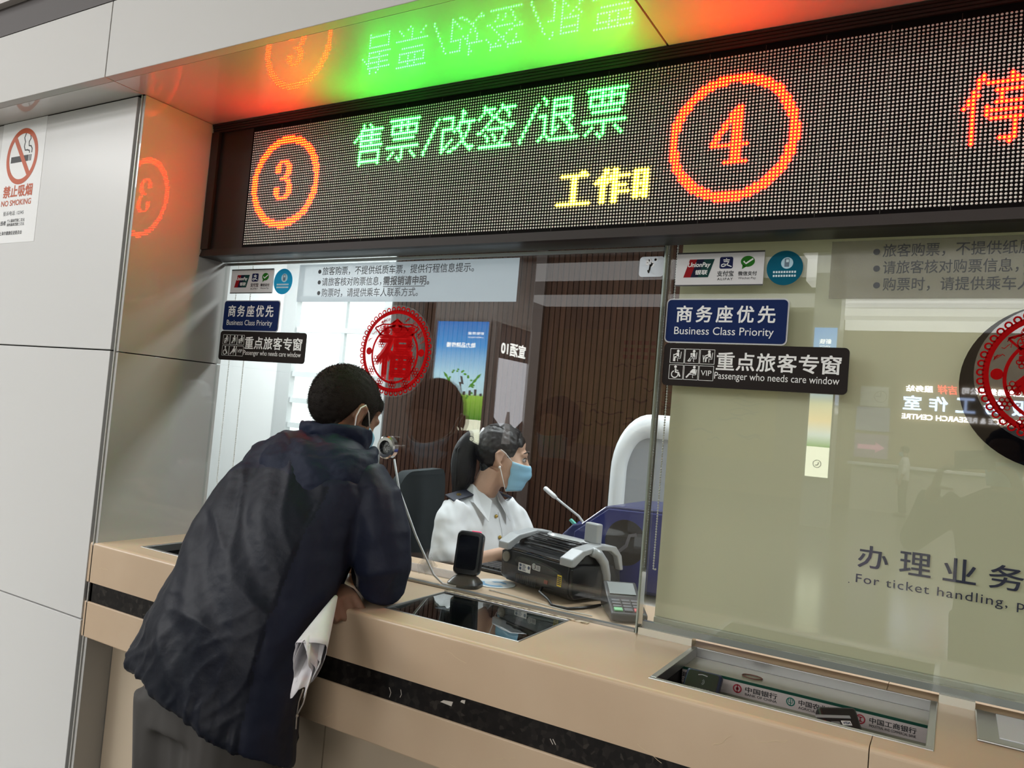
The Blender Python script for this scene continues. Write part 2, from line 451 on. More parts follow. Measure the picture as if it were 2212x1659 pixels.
F = Flat((-1.30, YB-0.008, 1.24)); F.stroke([(0.0, 0.06), (0.05, 0.025)], 0.014); F.poly([(0.035, 0.005), (0.085, 0.0), (0.06, 0.045)])
F.done('blue_arrow', emis('backlit_blue_arrow', (0.20, 0.55, 0.66), 0.7), dw)

# ------------------------------------------------------------------ window glass
M_glass = glass_mat('window_glass', tint=(0.955, 0.975, 0.965), haze=0.002, gain=1.25)
M_glassedge = mat('green_glass_edge', (0.30, 0.36, 0.33), rough=0.12, metal=0.35, coat=1.0)
w1 = struct(MB().box((0.001, G, ZC+0.006), (DIV-0.004, G+0.010, ZS-0.002)).build('window_1', M_glass)); w1['label'] = 'clear glass of the open ticket window with the clerk behind'
w2 = struct(MB().box((DIV+0.012, G, ZC+0.016), (XR, G+0.010, ZS-0.002)).build('window_2', M_glass)); w2['label'] = 'glass of the closed ticket window in front of the cream blind'
MB().box((DIV-0.004, G-0.004, ZC+0.002), (DIV-0.0005, G+0.024, ZS-0.003)).box((DIV+0.0005, G-0.016, ZC+0.002), (DIV+0.004, G+0.020, ZS-0.003)).build('glass_edge', M_glassedge, w1)
MB().box((0.002, G-0.004, ZC), (DIV-0.006, G+0.014, ZC+0.006)).build('bottom_channel', M_steel, w1)
b = MB()
for x0, x1 in ((DIV+0.006, 1.688), (2.172, 2.232)): b.box((x0, G-0.012, ZC), (x1, G+0.020, ZC+0.016))
b.build('bottom_channel', mat('bright_channel', (0.70, 0.69, 0.60), rough=0.25, metal=0.5), w2)
MB().box((DIV+0.012, G-0.002, ZC+0.016), (XR, G+0.012, ZC+0.030)).build('bottom_rail', mat('green_grey_rail', (0.22, 0.24, 0.22), rough=0.2, coat=0.6), w2)
MB().box((0.002, G-0.006, ZB-0.010), (DIV-0.006, G-0.0005, ZB-0.001)).build('top_channel', M_steel, w1)

# ------------------------------------------------------------------ counter
M_stone = ramp_mat('beige_marble', 'noise', [(0.25, (0.535, 0.390, 0.262)), (0.5, (0.585, 0.432, 0.294)), (0.75, (0.63, 0.478, 0.332))], scale=3.2, rough=0.38, coat=0.10, detail=9)
M_terr = ramp_mat('black_terrazzo', 'voronoi', [(0.0, (0.004, 0.003, 0.003)), (0.5, (0.009, 0.007, 0.0065)), (0.80, (0.018, 0.015, 0.013)), (1.0, (0.050, 0.042, 0.036))], scale=85, rough=0.35, coat=0.0, spec=0.3)
M_base = ramp_mat('beige_panel', 'noise', [(0.3, (0.50, 0.41, 0.30)), (0.7, (0.56, 0.46, 0.345))], scale=2.0, rough=0.45)
ct = thing('service_counter', 'long beige marble service counter with a black terrazzo band along its front', 'counter', (0, 0, 0))
holes = [(0.113, 0.593, 0.066, 0.343), (1.0257, 1.3943, 0.0745, 0.3239), (1.6902, 2.1706, 0.0571, 0.3433)]
def slab(b, x0, x1, y0, y1, z0, z1, hs):
    xs = sorted({x0, x1, *[v for h in hs for v in h[:2] if x0 < v < x1]}); ys = sorted({y0, y1, *[v for h in hs for v in h[2:] if y0 < v < y1]})
    for i in range(len(xs)-1):
        run = None
        for j in range(len(ys)-1):
            cx, cy = (xs[i]+xs[i+1])/2, (ys[j]+ys[j+1])/2
            solid = not any(h[0] < cx < h[1] and h[2] < cy < h[3] for h in hs)
            if solid and run is None: run = ys[j]
            if run is not None and (not solid or j == len(ys)-2):
                e = ys[j+1] if solid else ys[j]
                b.box((xs[i], run, z0), (xs[i+1], e, z1)); run = None
b = MB(); slab(b, -0.027, 2.0810, 0.0301, 0.64, 1.022, ZC, holes); slab(b, 2.0822, XR, 0.0301, 0.64, 1.022, ZC, holes)
b.build('worktop', M_stone, ct)
b = MB()   # rounded nose and upper band of the front
for x0, x1 in ((-0.027, 2.0808), (2.0824, XR)):
    pr = [(0.0, 0.9336), (0.0, 1.040)]+[(0.009-0.009*math.cos(a), 1.041+0.009*math.sin(a)) for a in [math.pi/2*k/5 for k in range(6)]]+[(0.030, 1.05), (0.030, 0.9336)]
    b.prism([(x0, y, z) for y, z in pr], (x1-x0, 0, 0))
b.build('front_band_upper', M_stone, ct, smooth=False)
MB().box((-0.027, 0.004, 0.8774), (XR, 0.03, 0.9336)).build('terrazzo_band', M_terr, ct)
b = MB()
for x0, x1 in ((-0.027, 2.0808), (2.0824, XR)): b.box((x0, 0.0, 0.774), (x1, 0.03, 0.8774))
b.build('front_band_lower', M_stone, ct, bevel=0.003)
b = MB()
for x0, x1 in ((0.002, 0.868), (0.872, 1.74), (1.744, XR)): b.box((x0, 0.088, 0.0), (x1, 0.11, 0.774))
b.build('base_panel', M_base, ct)
MB().box((0.001, 0.11, 0.0), (XR, 0.60, 0.83)).build('carcass', M_dark, ct)
MB().box((0.86, 0.641, 1.015), (2.4, 0.93, 1.043)).box((1.08, 0.93, 1.015), (2.4, 1.14, 1.043)).build('desk_leaf', mat('pale_desk', (0.60, 0.58, 0.53), rough=0.4), ct)
# chips, scuffs and veins on the stone
M_chip = mat('pale_chip', (0.55, 0.50, 0.44), rough=0.7)
def FC(): return Flat((0, 0.0038, 0), e=0.0004)
for px, py, sx, sz in ((965, 1517, 0.016, 0.005), (1000, 1515, 0.006, 0.004)):
    p = atY(px, py, 0.004); F = FC(); F.poly([(p.x-sx, p.z-sz*0.6), (p.x-sx*0.5, p.z+sz*0.5), (p.x+sx, p.z+sz), (p.x+sx*0.8, p.z-sz)]); F.done('chip', M_chip, ct)
for pts, wd in (([(1.118, 0.905), (1.124, 0.895), (1.121, 0.884)], 0.0012), ([(1.150, 0.908), (1.153, 0.898), (1.150, 0.891)], 0.0012), ([(1.52, 0.905), (1.527, 0.896)], 0.0016), ([(1.526, 0.906), (1.533, 0.897)], 0.0016)):
    F = FC(); F.stroke(pts, wd); F.done('scuff', M_chip, ct)
rv = random.Random(3)
for k in range(16):
    x, z = rv.uniform(0.0, 2.2), rv.choice((rv.uniform(0.945, 1.03), rv.uniform(0.79, 0.86))); pts = [(x, z)]
    for q in range(5): x += rv.uniform(0.004, 0.016); z += rv.uniform(-0.009, 0.009); pts.append((x, min(1.036, max(0.780, z))))
    F = Flat((0, -0.0002, 0), e=0.0003); F.stroke(pts, 0.0007); F.done('vein', mat('pale_vein', (0.66, 0.53, 0.34), rough=0.4), ct)

# trays let into the counter
def tray(name, label, h, depth, group=None, rim=0.012):
    x0, x1, y0, y1 = h; t = thing(name, label, 'tray', ((x0+x1)/2, (y0+y1)/2, ZC), group=group)
    b = MB(); z = ZC+0.0015
    b.box((x0, y0, ZC-0.02), (x1, y0+rim, z)); b.box((x0, y1-rim*0.4, ZC-0.02), (x1, y1, z))
    b.box((x0, y0+rim, ZC-0.02), (x0+rim, y1-rim*0.4, z)); b.box((x1-rim, y0+rim, ZC-0.02), (x1, y1-rim*0.4, z))
    b.build('rim', M_steel, t, bevel=0.001)
    b = MB(); i = 0.003
    b.box((x0+i, y0+i, ZC-depth), (x1-i, y1-i, ZC-depth+0.004))
    for q in (((x0+i, y0+i), (x1-i, y0+i+0.003)), ((x0+i, y1-i-0.003), (x1-i, y1-i)), ((x0+i, y0+i), (x0+i+0.003, y1-i)), ((x1-i-0.003, y0+i), (x1-i, y1-i))):
        b.box((*q[0], ZC-depth), (*q[1], ZC-0.019))
    b.build('well', mat('dark_steel_well', (0.035, 0.034, 0.033), rough=0.35, metal=0.4), t)
    return t
tray('card_tray', 'steel-rimmed recessed tray in the counter left of the leaning man', holes[0], 0.12)
tr = tray('card_tray', 'steel-rimmed recessed tray holding bank card terminals below the closed window', holes[2], 0.11)
dt = tray('document_tray', 'dark glass-topped document slot in the counter before the clerk', holes[1], 0.10, rim=0.004)
x0, x1, y0, y1 = holes[1]
MB().box((x0+0.003, y0+0.003, ZC-0.006), (x1-0.003, y1-0.003, ZC-0.001)).build('glass_lid', glass_mat('tray_glass', (0.70, 0.76, 0.74), gain=1.8), dt)
F = Flat((1.262, 0.115, ZC-0.085), (1, -0.10, 0), (0.1, 1, 0)); F.rect(0, 0, 0.075, 0.045)
F.done('paper_slip', mat('grey_slip', (0.55, 0.56, 0.55), rough=0.7), dt)
F = Flat((1.262, 0.115, ZC-0.0845), (1, -0.10, 0), (0.1, 1, 0))
for k in range(5): F.rect(0.006, 0.006+k*0.007, 0.066-0.008*(k % 2), 0.0085+k*0.007)
F.done('lettering', mat('grey_print', (0.2, 0.2, 0.2)), dt)
b = MB(); b.box((1.0257, 0.325, ZC), (1.44, 0.338, ZC+0.003))
b.build('worn_edge', ramp_mat('worn_rust_edge', 'noise', [(0.35, (0.10, 0.07, 0.04)), (0.5, (0.45, 0.36, 0.24)), (0.7, (0.62, 0.55, 0.44))], scale=70, rough=0.7), dt)
pt = thing('paper_tray', 'shallow metal tray with a white sheet at the right end of the counter', 'tray', (2.40, 0.2, ZC))
MB().box((2.232, 0.165, ZC), (2.62, 0.345, ZC+0.004)).build('plate', M_steel, pt, bevel=0.002)
MB().box((2.265, 0.195, ZC+0.004), (2.60, 0.335, ZC+0.0055)).build('paper_sheet', mat('white_paper', (0.72, 0.72, 0.74), rough=0.6), pt)
# ------------------------------------------------------------------ LED display board
P = 0.0076199; DX, DZ = 0.1952, 2.3554
led = thing('led_display', 'long dark brown LED display board with red, green and yellow signs over the windows', 'display board', (0, L, ZB))
YF = L-0.012
b = MB()
b.box((0.001, L+0.004, ZB), (XR, G-0.012, ZS-0.002))                       # housing
b.box((0.036, L+0.0012, 1.985), (0.1865, L+0.0045, 2.3725))                # blank panel left of the dots
b.build('housing', mat('dark_brown_housing', (0.010, 0.006, 0.005), rough=0.4, spec=0.3, coat=0.12, coat_rough=0.08), led)
def rail(z0, z1, sgn):
    """ribbed aluminium rail: (y, z) profile run along x"""
    n = 4; pts = []
    for k in range(n):
        za, zb = z0+(z1-z0)*k/n, z0+(z1-z0)*(k+1)/n; d = YF+0.006*(k/(n-1) if sgn > 0 else 1-k/(n-1))
        pts += [(d, za+0.001), (d, zb-0.001), (d+0.002, zb-0.001), (d+0.002, zb)]
    return [(L+0.0045, z0)]+pts+[(L+0.0045, z1)]
b = MB()
for z0, z1, sg in ((ZB-0.0005, 1.985, 1), (2.3725, ZS-0.001, -1)):
    pr = rail(z0, z1, sg); b.prism([(0.001, y, z) for y, z in pr], (XR-0.001, 0, 0))
b.box((0.001, YF+0.001, 1.985), (0.036, L+0.0045, 2.3725))
b.build('frame', M_brown, led)
b = MB(); b.box((0.1865, L-0.0002, 1.985), (XR, L+0.0040, 2.3725))
scr = b.build('screen', mat('led_mask', (0.004, 0.003, 0.003), rough=0.7, spec=0.06), led)
F = Flat((0, L-0.0003, 0), e=0.0002)
for c in range(16, 400, 16):
    x = DX+(c-0.5)*P
    if x < XR: F.rect(x-0.00035, 1.987, x+0.00035, 2.370)
F.rect(0.188, DZ-31.5*P-0.0003, XR, DZ-31.5*P+0.0003)
F.done('module_seam', mat('module_seam', (0.045, 0.035, 0.022), rough=0.5), scr)
BM = {
 'shou': (56, 4, "....#..#.......|....#...#......|...###########.|...#....#......|..###########..|.#.#....#......|#..##########..|...#....#......|...###########.|...............|...##########..|...#........#..|...#........#..|...#........#..|...##########..|...#........#.."),
 'piao': (72, 4, ".##############|......#..#.....|..############.|..#...#..#...#.|..#...#..#...#.|..############.|...............|...##########..|...............|...............|###############|.......#.......|...#...#...#...|..#....#....#..|.#...#.#.....#.|......#........"),
 'gai': (97, 4, "........#.....|........##....|#####...#.....|....#...#.....|....#..#######|....#..#...#..|#####.##...#..|#....#.#...#..|#.......#.#...|#.......#.#...|#...#....#....|#..#....##....|#.#....#..#...|##...##....###|#..##.......#."),
 'qian': (112, 4, "..#......#.....|..#####..######|..#.#...#..#...|.#...#.#....#..|#.....##....#..|.....#..#......|....#....##....|...#.......####|..#.#######..#.|##.........#...|...#..#....#...|....#..#..#....|....#..#..#....|.........#.....|.#############."),
 'tui': (136, 4, ".#.............|..#..#######...|..#..#.....#...|.....#######...|.....#.....#...|.....#.....#...|###..#######...|..#..#..#...#..|..#..#...#.#...|..#..#....#....|..#..#.#...#...|..#..##....##..|..#..#......#..|.#.#...........|#...###########"),
 'gong': (145, 30, "........##..|.##########.|.....##.....|.....##.....|.....##.....|.....##.....|.....##.....|.....##.....|.....##.....|.....##.....|############"),
 'zuo': (158, 30, "...##.##....|...##.##....|..##.#######|.#######....|#####.##....|..##..#####.|..##..##....|..##..######|..##..##....|..##..##....|..##..##...."),
 'ri': (171, 31, "#####|##.##|##.##|##.##|#####|##.##|##.##|#####|##.##"),
 'ting': (257, 15, "....#.....#......|...##.....##.....|...#.############|...#.............|..#....########..|..##....#....#...|.##.....#....#...|.##....########..|#.#..#...........|..#..############|..#..#..........#|..#...##########.|..#........#.....|..#........#.....|..#........#.....|..#........#.....|..#.....####.....|..#.......#......"),
 'zhi': (276, 15, "........#.......|........#.......|........#.......|........#.......|...#....#.......|...#....#######.|...#....#.......|...#....#.......|...#....#.......|...#....#.......|...#....#.......|...#....#.......|...#....#.......|...#....#.......|################|................"),
 'three': (15, 14, "..#####...|.##..###..|###...###.|###...###.|###...###.|......###.|.....###..|...####...|......###.|.......##.|.......###|###....###|###....###|###....###|.##...###.|..######.."),
 'four': (194, 15, ".......##..|......###..|.....####..|.....####..|....#####..|...##.###..|...##.###..|..##..###..|.##...###..|.##...###..|##....###..|###########|......###..|......###..|......###..|......###..|....#######"),
}
def cells(k, dc=0):
    c0, r0, rows = BM[k]; return {(c0+dc+i, r0+j) for j, row in enumerate(rows.split('|')) for i, ch in enumerate(row) if ch == '#'}
def circle(cx, cy, ro, ri): return {(c, r) for c in range(int(cx-22), int(cx+23)) for r in range(48) if ri <= math.hypot(c-cx, r-cy) <= ro}
def slashes(cx): return {(cx-(k+1)//2, 6+k) for k in range(13)}
glyphs = [('red_ring', circle(20.3, 22.4, 18.7, 16.0), 'r'), ('red_numeral', cells('three'), 'r'),
          ('green_character', cells('shou'), 'g'), ('green_character', cells('piao'), 'g'), ('green_slash', slashes(95), 'g'),
          ('green_character', cells('gai'), 'g'), ('green_character', cells('qian'), 'g'), ('green_slash', slashes(135), 'g'),
          ('green_character', cells('tui'), 'g'), ('green_character', cells('piao', 80), 'g'),
          ('yellow_character', cells('gong'), 'y'), ('yellow_character', cells('zuo'), 'y'), ('yellow_character', cells('ri'), 'y'),
          ('red_ring', circle(199.6, 23.8, 18.6, 15.9), 'r'), ('red_numeral', cells('four'), 'r'),
          ('red_character', cells('ting'), 'r'), ('red_character', cells('zhi'), 'r')]
lit = set().union(*[g[1] for g in glyphs])
def dome(b, c, r, rad, hgt, n=8):
    x, z = DX+c*P, DZ-r*P; y = L-0.0003
    o = len(b.v); vs = []
    for q, (k, h) in enumerate(((1.0, 0.0), (0.72, 0.75))):
        for i in range(n): vs.append((x+rad*k*math.cos(2*math.pi*i/n), y-hgt*h, z+rad*k*math.sin(2*math.pi*i/n)))
    vs.append((x, y-hgt, z)); fs = []
    for i in range(n):
        j = (i+1) % n; fs += [(i, j, n+j, n+i), (n+i, n+j, 2*n)]
    b.add(vs, fs)
NC = int((XR-DX)/P)
b = MB()
for c in range(NC):
    for r in range(48):
        if (c, r) not in lit: dome(b, c, r, 0.0026, 0.0012, 7)
o = b.build('dot', mat('unlit_led_resin', (0.93, 0.87, 0.80), rough=0.35), scr, smooth=True); o['kind'] = 'stuff'
GL = {'r': (emis('red_led', (1.0, 0.0165, 0.0012), 68.0), emis('red_led_halo', (0.78, 0.005, 0.003), 1.0)),
      'g': (emis('green_led', (0.030, 1.0, 0.06), 76.0), emis('green_led_halo', (0.02, 0.42, 0.08), 1.0)),
      'y': (emis('yellow_led', (1.0, 0.72, 0.045), 40.0), emis('yellow_led_halo', (0.50, 0.36, 0.01), 1.0))}  # per colour: the LED itself, then the painted bloom round it
for nm, cs, k in glyphs:
    b = MB(); cs = [q for q in cs if q[0] < NC]
    for c, r in cs: dome(b, c, r, 0.0025 if k == 'r' else 0.0028, 0.0018, 8)
    o = b.build(nm, GL[k][0], scr, smooth=True)
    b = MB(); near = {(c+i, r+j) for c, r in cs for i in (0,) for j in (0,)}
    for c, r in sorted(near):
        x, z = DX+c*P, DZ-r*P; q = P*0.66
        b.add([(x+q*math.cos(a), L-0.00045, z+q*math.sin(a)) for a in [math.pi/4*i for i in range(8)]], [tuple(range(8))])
    b.build('painted_halo', GL[k][1], o)  # glowing octagons added round the lit dots to imitate lens bloom
# ------------------------------------------------------------------ signs and stickers on the window glass
YS = G-0.0006
M_navy = mat('navy_sign_face', (0.006, 0.018, 0.088), rough=0.6, spec=0.10)
M_grey = mat('dark_grey_sign_face', (0.017, 0.0125, 0.011), rough=0.6, spec=0.12)
M_silver = mat('silver_sign_face', (0.62, 0.61, 0.61), rough=0.45)
def plate(name, label, cat, x0, z0, x1, z1, m, th=0.003, r=0.008, group=None, part='face', edge=None):
    t = thing(name, label, cat, ((x0+x1)/2, YS, (z0+z1)/2), group=group)
    F = Flat((0, YS, 0), e=th); F.rect(x0, z0, x1, z1, r=r); F.done(part, m, t)
    if edge:
        F = Flat((0, YS, 0), e=th*0.5); F.rect(x0-0.003, z0-0.003, x1+0.003, z1+0.003, r=r+0.002); F.done('edge', edge, t)
    return t, Flat((0, YS-th, 0))
SIGNS = [
 (0.0395, 1.857, 0.2385, 1.938, 'beside the open window'), (1.583, 1.865, 1.784, 1.944, 'on the closed window')]
for x0, z0, x1, z1, wh in SIGNS:
    t, F0 = plate('payment_sign', 'silver payment methods sticker with three payment logos '+wh, 'sign', x0, z0, x1, z1, M_silver, r=0.0)
    w_, h_ = x1-x0, z1-z0; Y0 = YS-0.003
    def FF(): return Flat((x0, Y0, z0))
    F = FF(); F.rect(0, h_*0.955, w_, h_); F.rect(0, 0, w_, h_*0.035); F.done('border', M_kprint, t)
    k = w_/0.20
    # slanted card mark in red, navy and green
    a, bb, c_, d_ = 0.018*k, 0.076*k, 0.020*k, 0.062*k; sh = 0.013*k
    for i, col in enumerate(((0.26, 0.006, 0.010), (0.008, 0.009, 0.03), (0.008, 0.045, 0.040))):
        u0 = a+(bb-a)*(i/3.4 if i else 0); u1 = bb if i == 2 else a+(bb-a)*((i+1)/3.4)+0.004*k
        F = FF(); F.poly([(u0, c_), (u1, c_), (u1+sh, d_), (u0+sh, d_)], h=0.0004+0.0001*i); F.done('card_mark', mat('card_mark_%d' % i, col, rough=0.6, spec=0.1), t)
    F = FF(); F.text('UnionPay', a+0.010*k, 0.041*k, w=0.052*k, h=0.0135*k, bold=0.02, shear=0.18, lift=0.0008)
    F.text('银联', a+0.028*k, 0.026*k, w=0.028*k, h=0.011*k, bold=0.02, shear=0.15, lift=0.0008); F.done('lettering', M_wprint, t)
    F = FF(); F.rect(0.101*k, 0.039*k, 0.131*k, 0.066*k, r=0.004*k); F.done('app_mark', mat('navy_mark', (0.010, 0.014, 0.065), rough=0.6, spec=0.1), t)
    F = FF(); q = lambda x, y: (0.101*k+x*0.030*k, 0.039*k+y*0.027*k)
    F.stroke([q(0.27, 0.74), q(0.75, 0.74)], 0.0022*k, lift=0.0005); F.stroke([q(0.5, 0.88), q(0.5, 0.60)], 0.0022*k, lift=0.0005); F.stroke([q(0.30, 0.60), q(0.70, 0.60)], 0.0022*k, lift=0.0005)
    F.stroke([q(0.70, 0.60), q(0.60, 0.42), q(0.42, 0.24), q(0.26, 0.17), q(0.15, 0.22), q(0.16, 0.34), q(0.30, 0.40), q(0.52, 0.34), q(0.92, 0.16)], 0.0022*k, lift=0.0005)
    F.done('app_symbol', M_wprint, t)
    F = FF(); F.disc(0.164*k, 0.0545*k, 0.0155*k, ry=0.0125*k); F.poly([(0.153*k, 0.047*k), (0.152*k, 0.037*k), (0.162*k, 0.043*k)])
    F.done('speech_bubble', mat('green_mark', (0.02, 0.15, 0.012), rough=0.6, spec=0.1), t)
    F = FF(); F.stroke([(0.155*k, 0.055*k), (0.160*k, 0.0495*k), (0.1755*k, 0.060*k)], 0.0034*k, lift=0.0005); F.done('tick', M_wprint, t)
    F = FF(); F.text('支付宝', 0.097*k, 0.0215*k, w=0.037*k, h=0.0125*k, bold=0.03); F.text('ALIPAY', 0.098*k, 0.0125*k, w=0.035*k, h=0.0055*k, bold=0.02, space=1.3)
    F.text('微信支付', 0.1445*k, 0.0225*k, w=0.041*k, h=0.0095*k, bold=0.03); F.text('Wechat Pay', 0.145*k, 0.0125*k, w=0.039*k, h=0.0070*k)
    F.done('caption', M_kprint, t)
for cx, cz, r, wh, m in ((0.282, 1.895, 0.0415, 'beside the open window over a white wall', 0), (1.828, 1.9035, 0.0385, 'on the closed window, right of its payment sign', 0)):
    t = thing('round_sticker', 'round sky-blue sticker with a phone picture '+wh, 'sticker', (cx, YS, cz))
    F = Flat((0, YS, 0)); F.disc(cx, cz, r, n=48); F.done('disc', film('sky_blue_film', (0.035, 0.42, 0.66), 0.97, 0.35) if cx < 1 else film('shaded_blue_film', (0.012, 0.17, 0.27), 0.9, 0.3), t)  # one sticker film; the closed window's weaker light is put into its colour
    F = Flat((0, YS-0.0004, 0)); F.disc(cx+r*0.12, cz+r*0.28, r*0.33); F.done('pale_disc', mat('pale_blue', (0.45, 0.68, 0.78), rough=0.5), t)
    F = Flat((0, YS-0.0008, 0)); F.rect(cx-r*0.02, cz+r*0.06, cx+r*0.24, cz+r*0.54, r=r*0.03); F.done('phone', mat('phone_grey', (0.10, 0.16, 0.22), rough=0.5), t)
    F = Flat((0, YS-0.0012, 0)); F.rect(cx+r*0.06, cz+r*0.32, cx+r*0.21, cz+r*0.48)
    for k_ in range(2):
        for i in range(9): F.rect(cx-r*0.62+i*r*0.145, cz-r*(0.30+0.22*k_), cx-r*0.62+i*r*0.145+r*0.10, cz-r*(0.18+0.22*k_))
    F.done('print', mat('pale_print', (0.62, 0.80, 0.85), rough=0.5), t)
for x0, z0, x1, z1, wh in ((0.020, 1.734, 0.279, 1.831, 'beside the open window'), (1.569, 1.7345, 1.841, 1.8325, 'on the closed window')):
    t, _ = plate('priority_sign', 'navy business class priority sign with white lettering '+wh, 'sign', x0, z0, x1, z1, M_navy, r=0.009, edge=mat('pale_sign_edge', (0.55, 0.56, 0.58), rough=0.4))
    F = Flat((0, YS-0.003, 0)); w_, h_ = x1-x0, z1-z0
    for i, ch in enumerate('商务座优先'): F.text(ch, x0+w_*(0.085+0.172*i), z0+h_*0.47, w=w_*0.135, h=h_*0.385, bold=0.018)
    F.text('Business Class Priority', x0+w_*0.075, z0+h_*0.115, w=w_*0.83, h=h_*0.24); F.done('lettering', M_wprint, t)

def pictogram(F, kind, x, z, s):
    """little seated figures in outlined boxes, s = box size"""
    q = lambda a, b: (x+a*s, z+b*s)
    def line(pts, w=0.09): F.stroke([q(*p) for p in pts], w*s)
    def head(a, b, r=0.095): F.disc(*q(a, b), r*s, n=14)
    for p in (((0, 0), (1, 0)), ((1, 0), (1, 1)), ((1, 1), (0, 1)), ((0, 1), (0, 0))): line(p, 0.03)
    if kind == 0: head(0.55, 0.84); F.poly([q(0.44, 0.72), q(0.62, 0.74), q(0.66, 0.40), q(0.46, 0.38)]); line([(0.60, 0.42), (0.34, 0.42), (0.32, 0.12)], 0.12); line([(0.46, 0.66), (0.26, 0.56)], 0.07); line([(0.24, 0.62), (0.24, 0.12)], 0.04); line([(0.78, 0.80), (0.74, 0.33), (0.52, 0.30), (0.56, 0.12)], 0.045)
    if kind == 1: head(0.62, 0.86); head(0.44, 0.66, 0.07); F.poly([q(0.52, 0.75), q(0.70, 0.74), q(0.74, 0.42), q(0.54, 0.40)]); line([(0.68, 0.42), (0.42, 0.40), (0.24, 0.14)], 0.12); line([(0.44, 0.56), (0.44, 0.38), (0.34, 0.14)], 0.10); line([(0.82, 0.78), (0.80, 0.34), (0.60, 0.30), (0.64, 0.12)], 0.045)
    if kind == 2: head(0.62, 0.86); F.poly([q(0.54, 0.76), q(0.72, 0.76), q(0.76, 0.42), q(0.56, 0.40)]); line([(0.70, 0.44), (0.42, 0.44), (0.40, 0.14)], 0.11); line([(0.56, 0.66), (0.36, 0.56)], 0.07); line([(0.20, 0.60), (0.26, 0.12)], 0.05); line([(0.34, 0.60), (0.26, 0.30)], 0.05); line([(0.86, 0.80), (0.82, 0.34), (0.62, 0.32), (0.64, 0.12)], 0.045)
    if kind == 3: head(0.44, 0.86); line([(0.45, 0.74), (0.47, 0.48), (0.68, 0.46), (0.80, 0.18)], 0.11); line([(0.46, 0.62), (0.66, 0.60)], 0.07); F.ring(*q(0.42, 0.34), 0.20*s, 0.27*s, 20, a0=110, a1=380)
    if kind == 4: head(0.72, 0.88); F.poly([q(0.62, 0.76), q(0.82, 0.76), q(0.84, 0.42), q(0.50, 0.40), q(0.42, 0.52), q(0.50, 0.64)]); line([(0.66, 0.42), (0.40, 0.40), (0.18, 0.14)], 0.11); line([(0.90, 0.72), (0.86, 0.36), (0.62, 0.32), (0.66, 0.12)], 0.045)
    if kind == 5: F.text('VIP', *q(0.13, 0.33), w=0.74*s, h=0.36*s)
for x0, z0, x1, z1, wh in ((0.0145, 1.6335, 0.4105, 1.7305, 'beside the open window, above the man'), (1.5685, 1.631, 1.972, 1.730, 'on the closed window')):
    t, _ = plate('care_window_sign', 'dark grey sign with six passenger symbols '+wh, 'sign', x0, z0, x1, z1, M_grey, r=0.010)
    F = Flat((0, YS-0.003, 0)); w_, h_ = x1-x0, z1-z0; s_ = h_*0.335
    for i in range(6): pictogram(F, i, x0+w_*0.040+(i % 3)*s_*1.07, z0+h_*(0.535 if i < 3 else 0.155), s_)
    F.done('pictogram', M_wprint, t)
    F = Flat((0, YS-0.003, 0))
    for i, ch in enumerate('重点旅客专窗'): F.text(ch, x0+w_*(0.312+0.1105*i), z0+h_*0.42, w=w_*0.098, h=h_*0.40, bold=0.016)
    F.text('Passenger who needs care window', x0+w_*0.305, z0+h_*0.155, w=w_*0.655, h=h_*0.21); F.done('lettering', M_wprint, t)

M_frost = film('frosted_film', (0.62, 0.68, 0.72), 0.62, 0.45)
M_ink = mat('grey_ink', (0.055, 0.06, 0.065), rough=0.5)
M_frost2 = film('shaded_frosted_film', (0.44, 0.42, 0.35), 0.45, 0.3)  # same notice film, the dim blind behind it put into the colour
for x0, z0, x1, z1, wh in ((0.3505, 1.8290, 1.152, 1.9465, 'over the open window'), (1.9225, 1.8345, 2.724, 1.9580, 'over the closed window')):
    t = thing('notice_film', 'frosted notice film with three lines of grey text '+wh, 'notice', ((x0+x1)/2, YS, z0))
    F = Flat((0, YS, 0), e=0.0005); F.rect(x0, z0, x1, z1); F.done('film', M_frost if x0 < 1 else M_frost2, t)
    F = Flat((0, YS-0.0005, 0)); h_ = z1-z0
    F2 = Flat((0, YS-0.0005, 0))
    for i, (body, dx, wd, bold) in enumerate((('旅客购票，不提供纸质车票，提供行程信息提示。', 0.100, 0.560, 0.006), ('请旅客核对购票信息，', 0.102, 0.236, 0.006), ('购票时，请提供乘车人联系方式。', 0.104, 0.372, 0.006))):
        zb = z0+h_*(0.70-0.285*i); F.disc(x0+dx-0.012, zb+0.012, 0.0065, n=20)
        F.text(body, x0+dx, zb, w=wd, h=h_*0.225, bold=bold)
    F2.text('需报销请申明。', x0+0.346, z0+h_*0.415, w=0.166, h=h_*0.225, bold=0.022)
    F2.rect(x0+0.346, z0+h_*0.375, x0+0.498, z0+h_*0.392)
    F.done('lettering', M_ink, t); F2.done('underlined_lettering', M_ink, t)

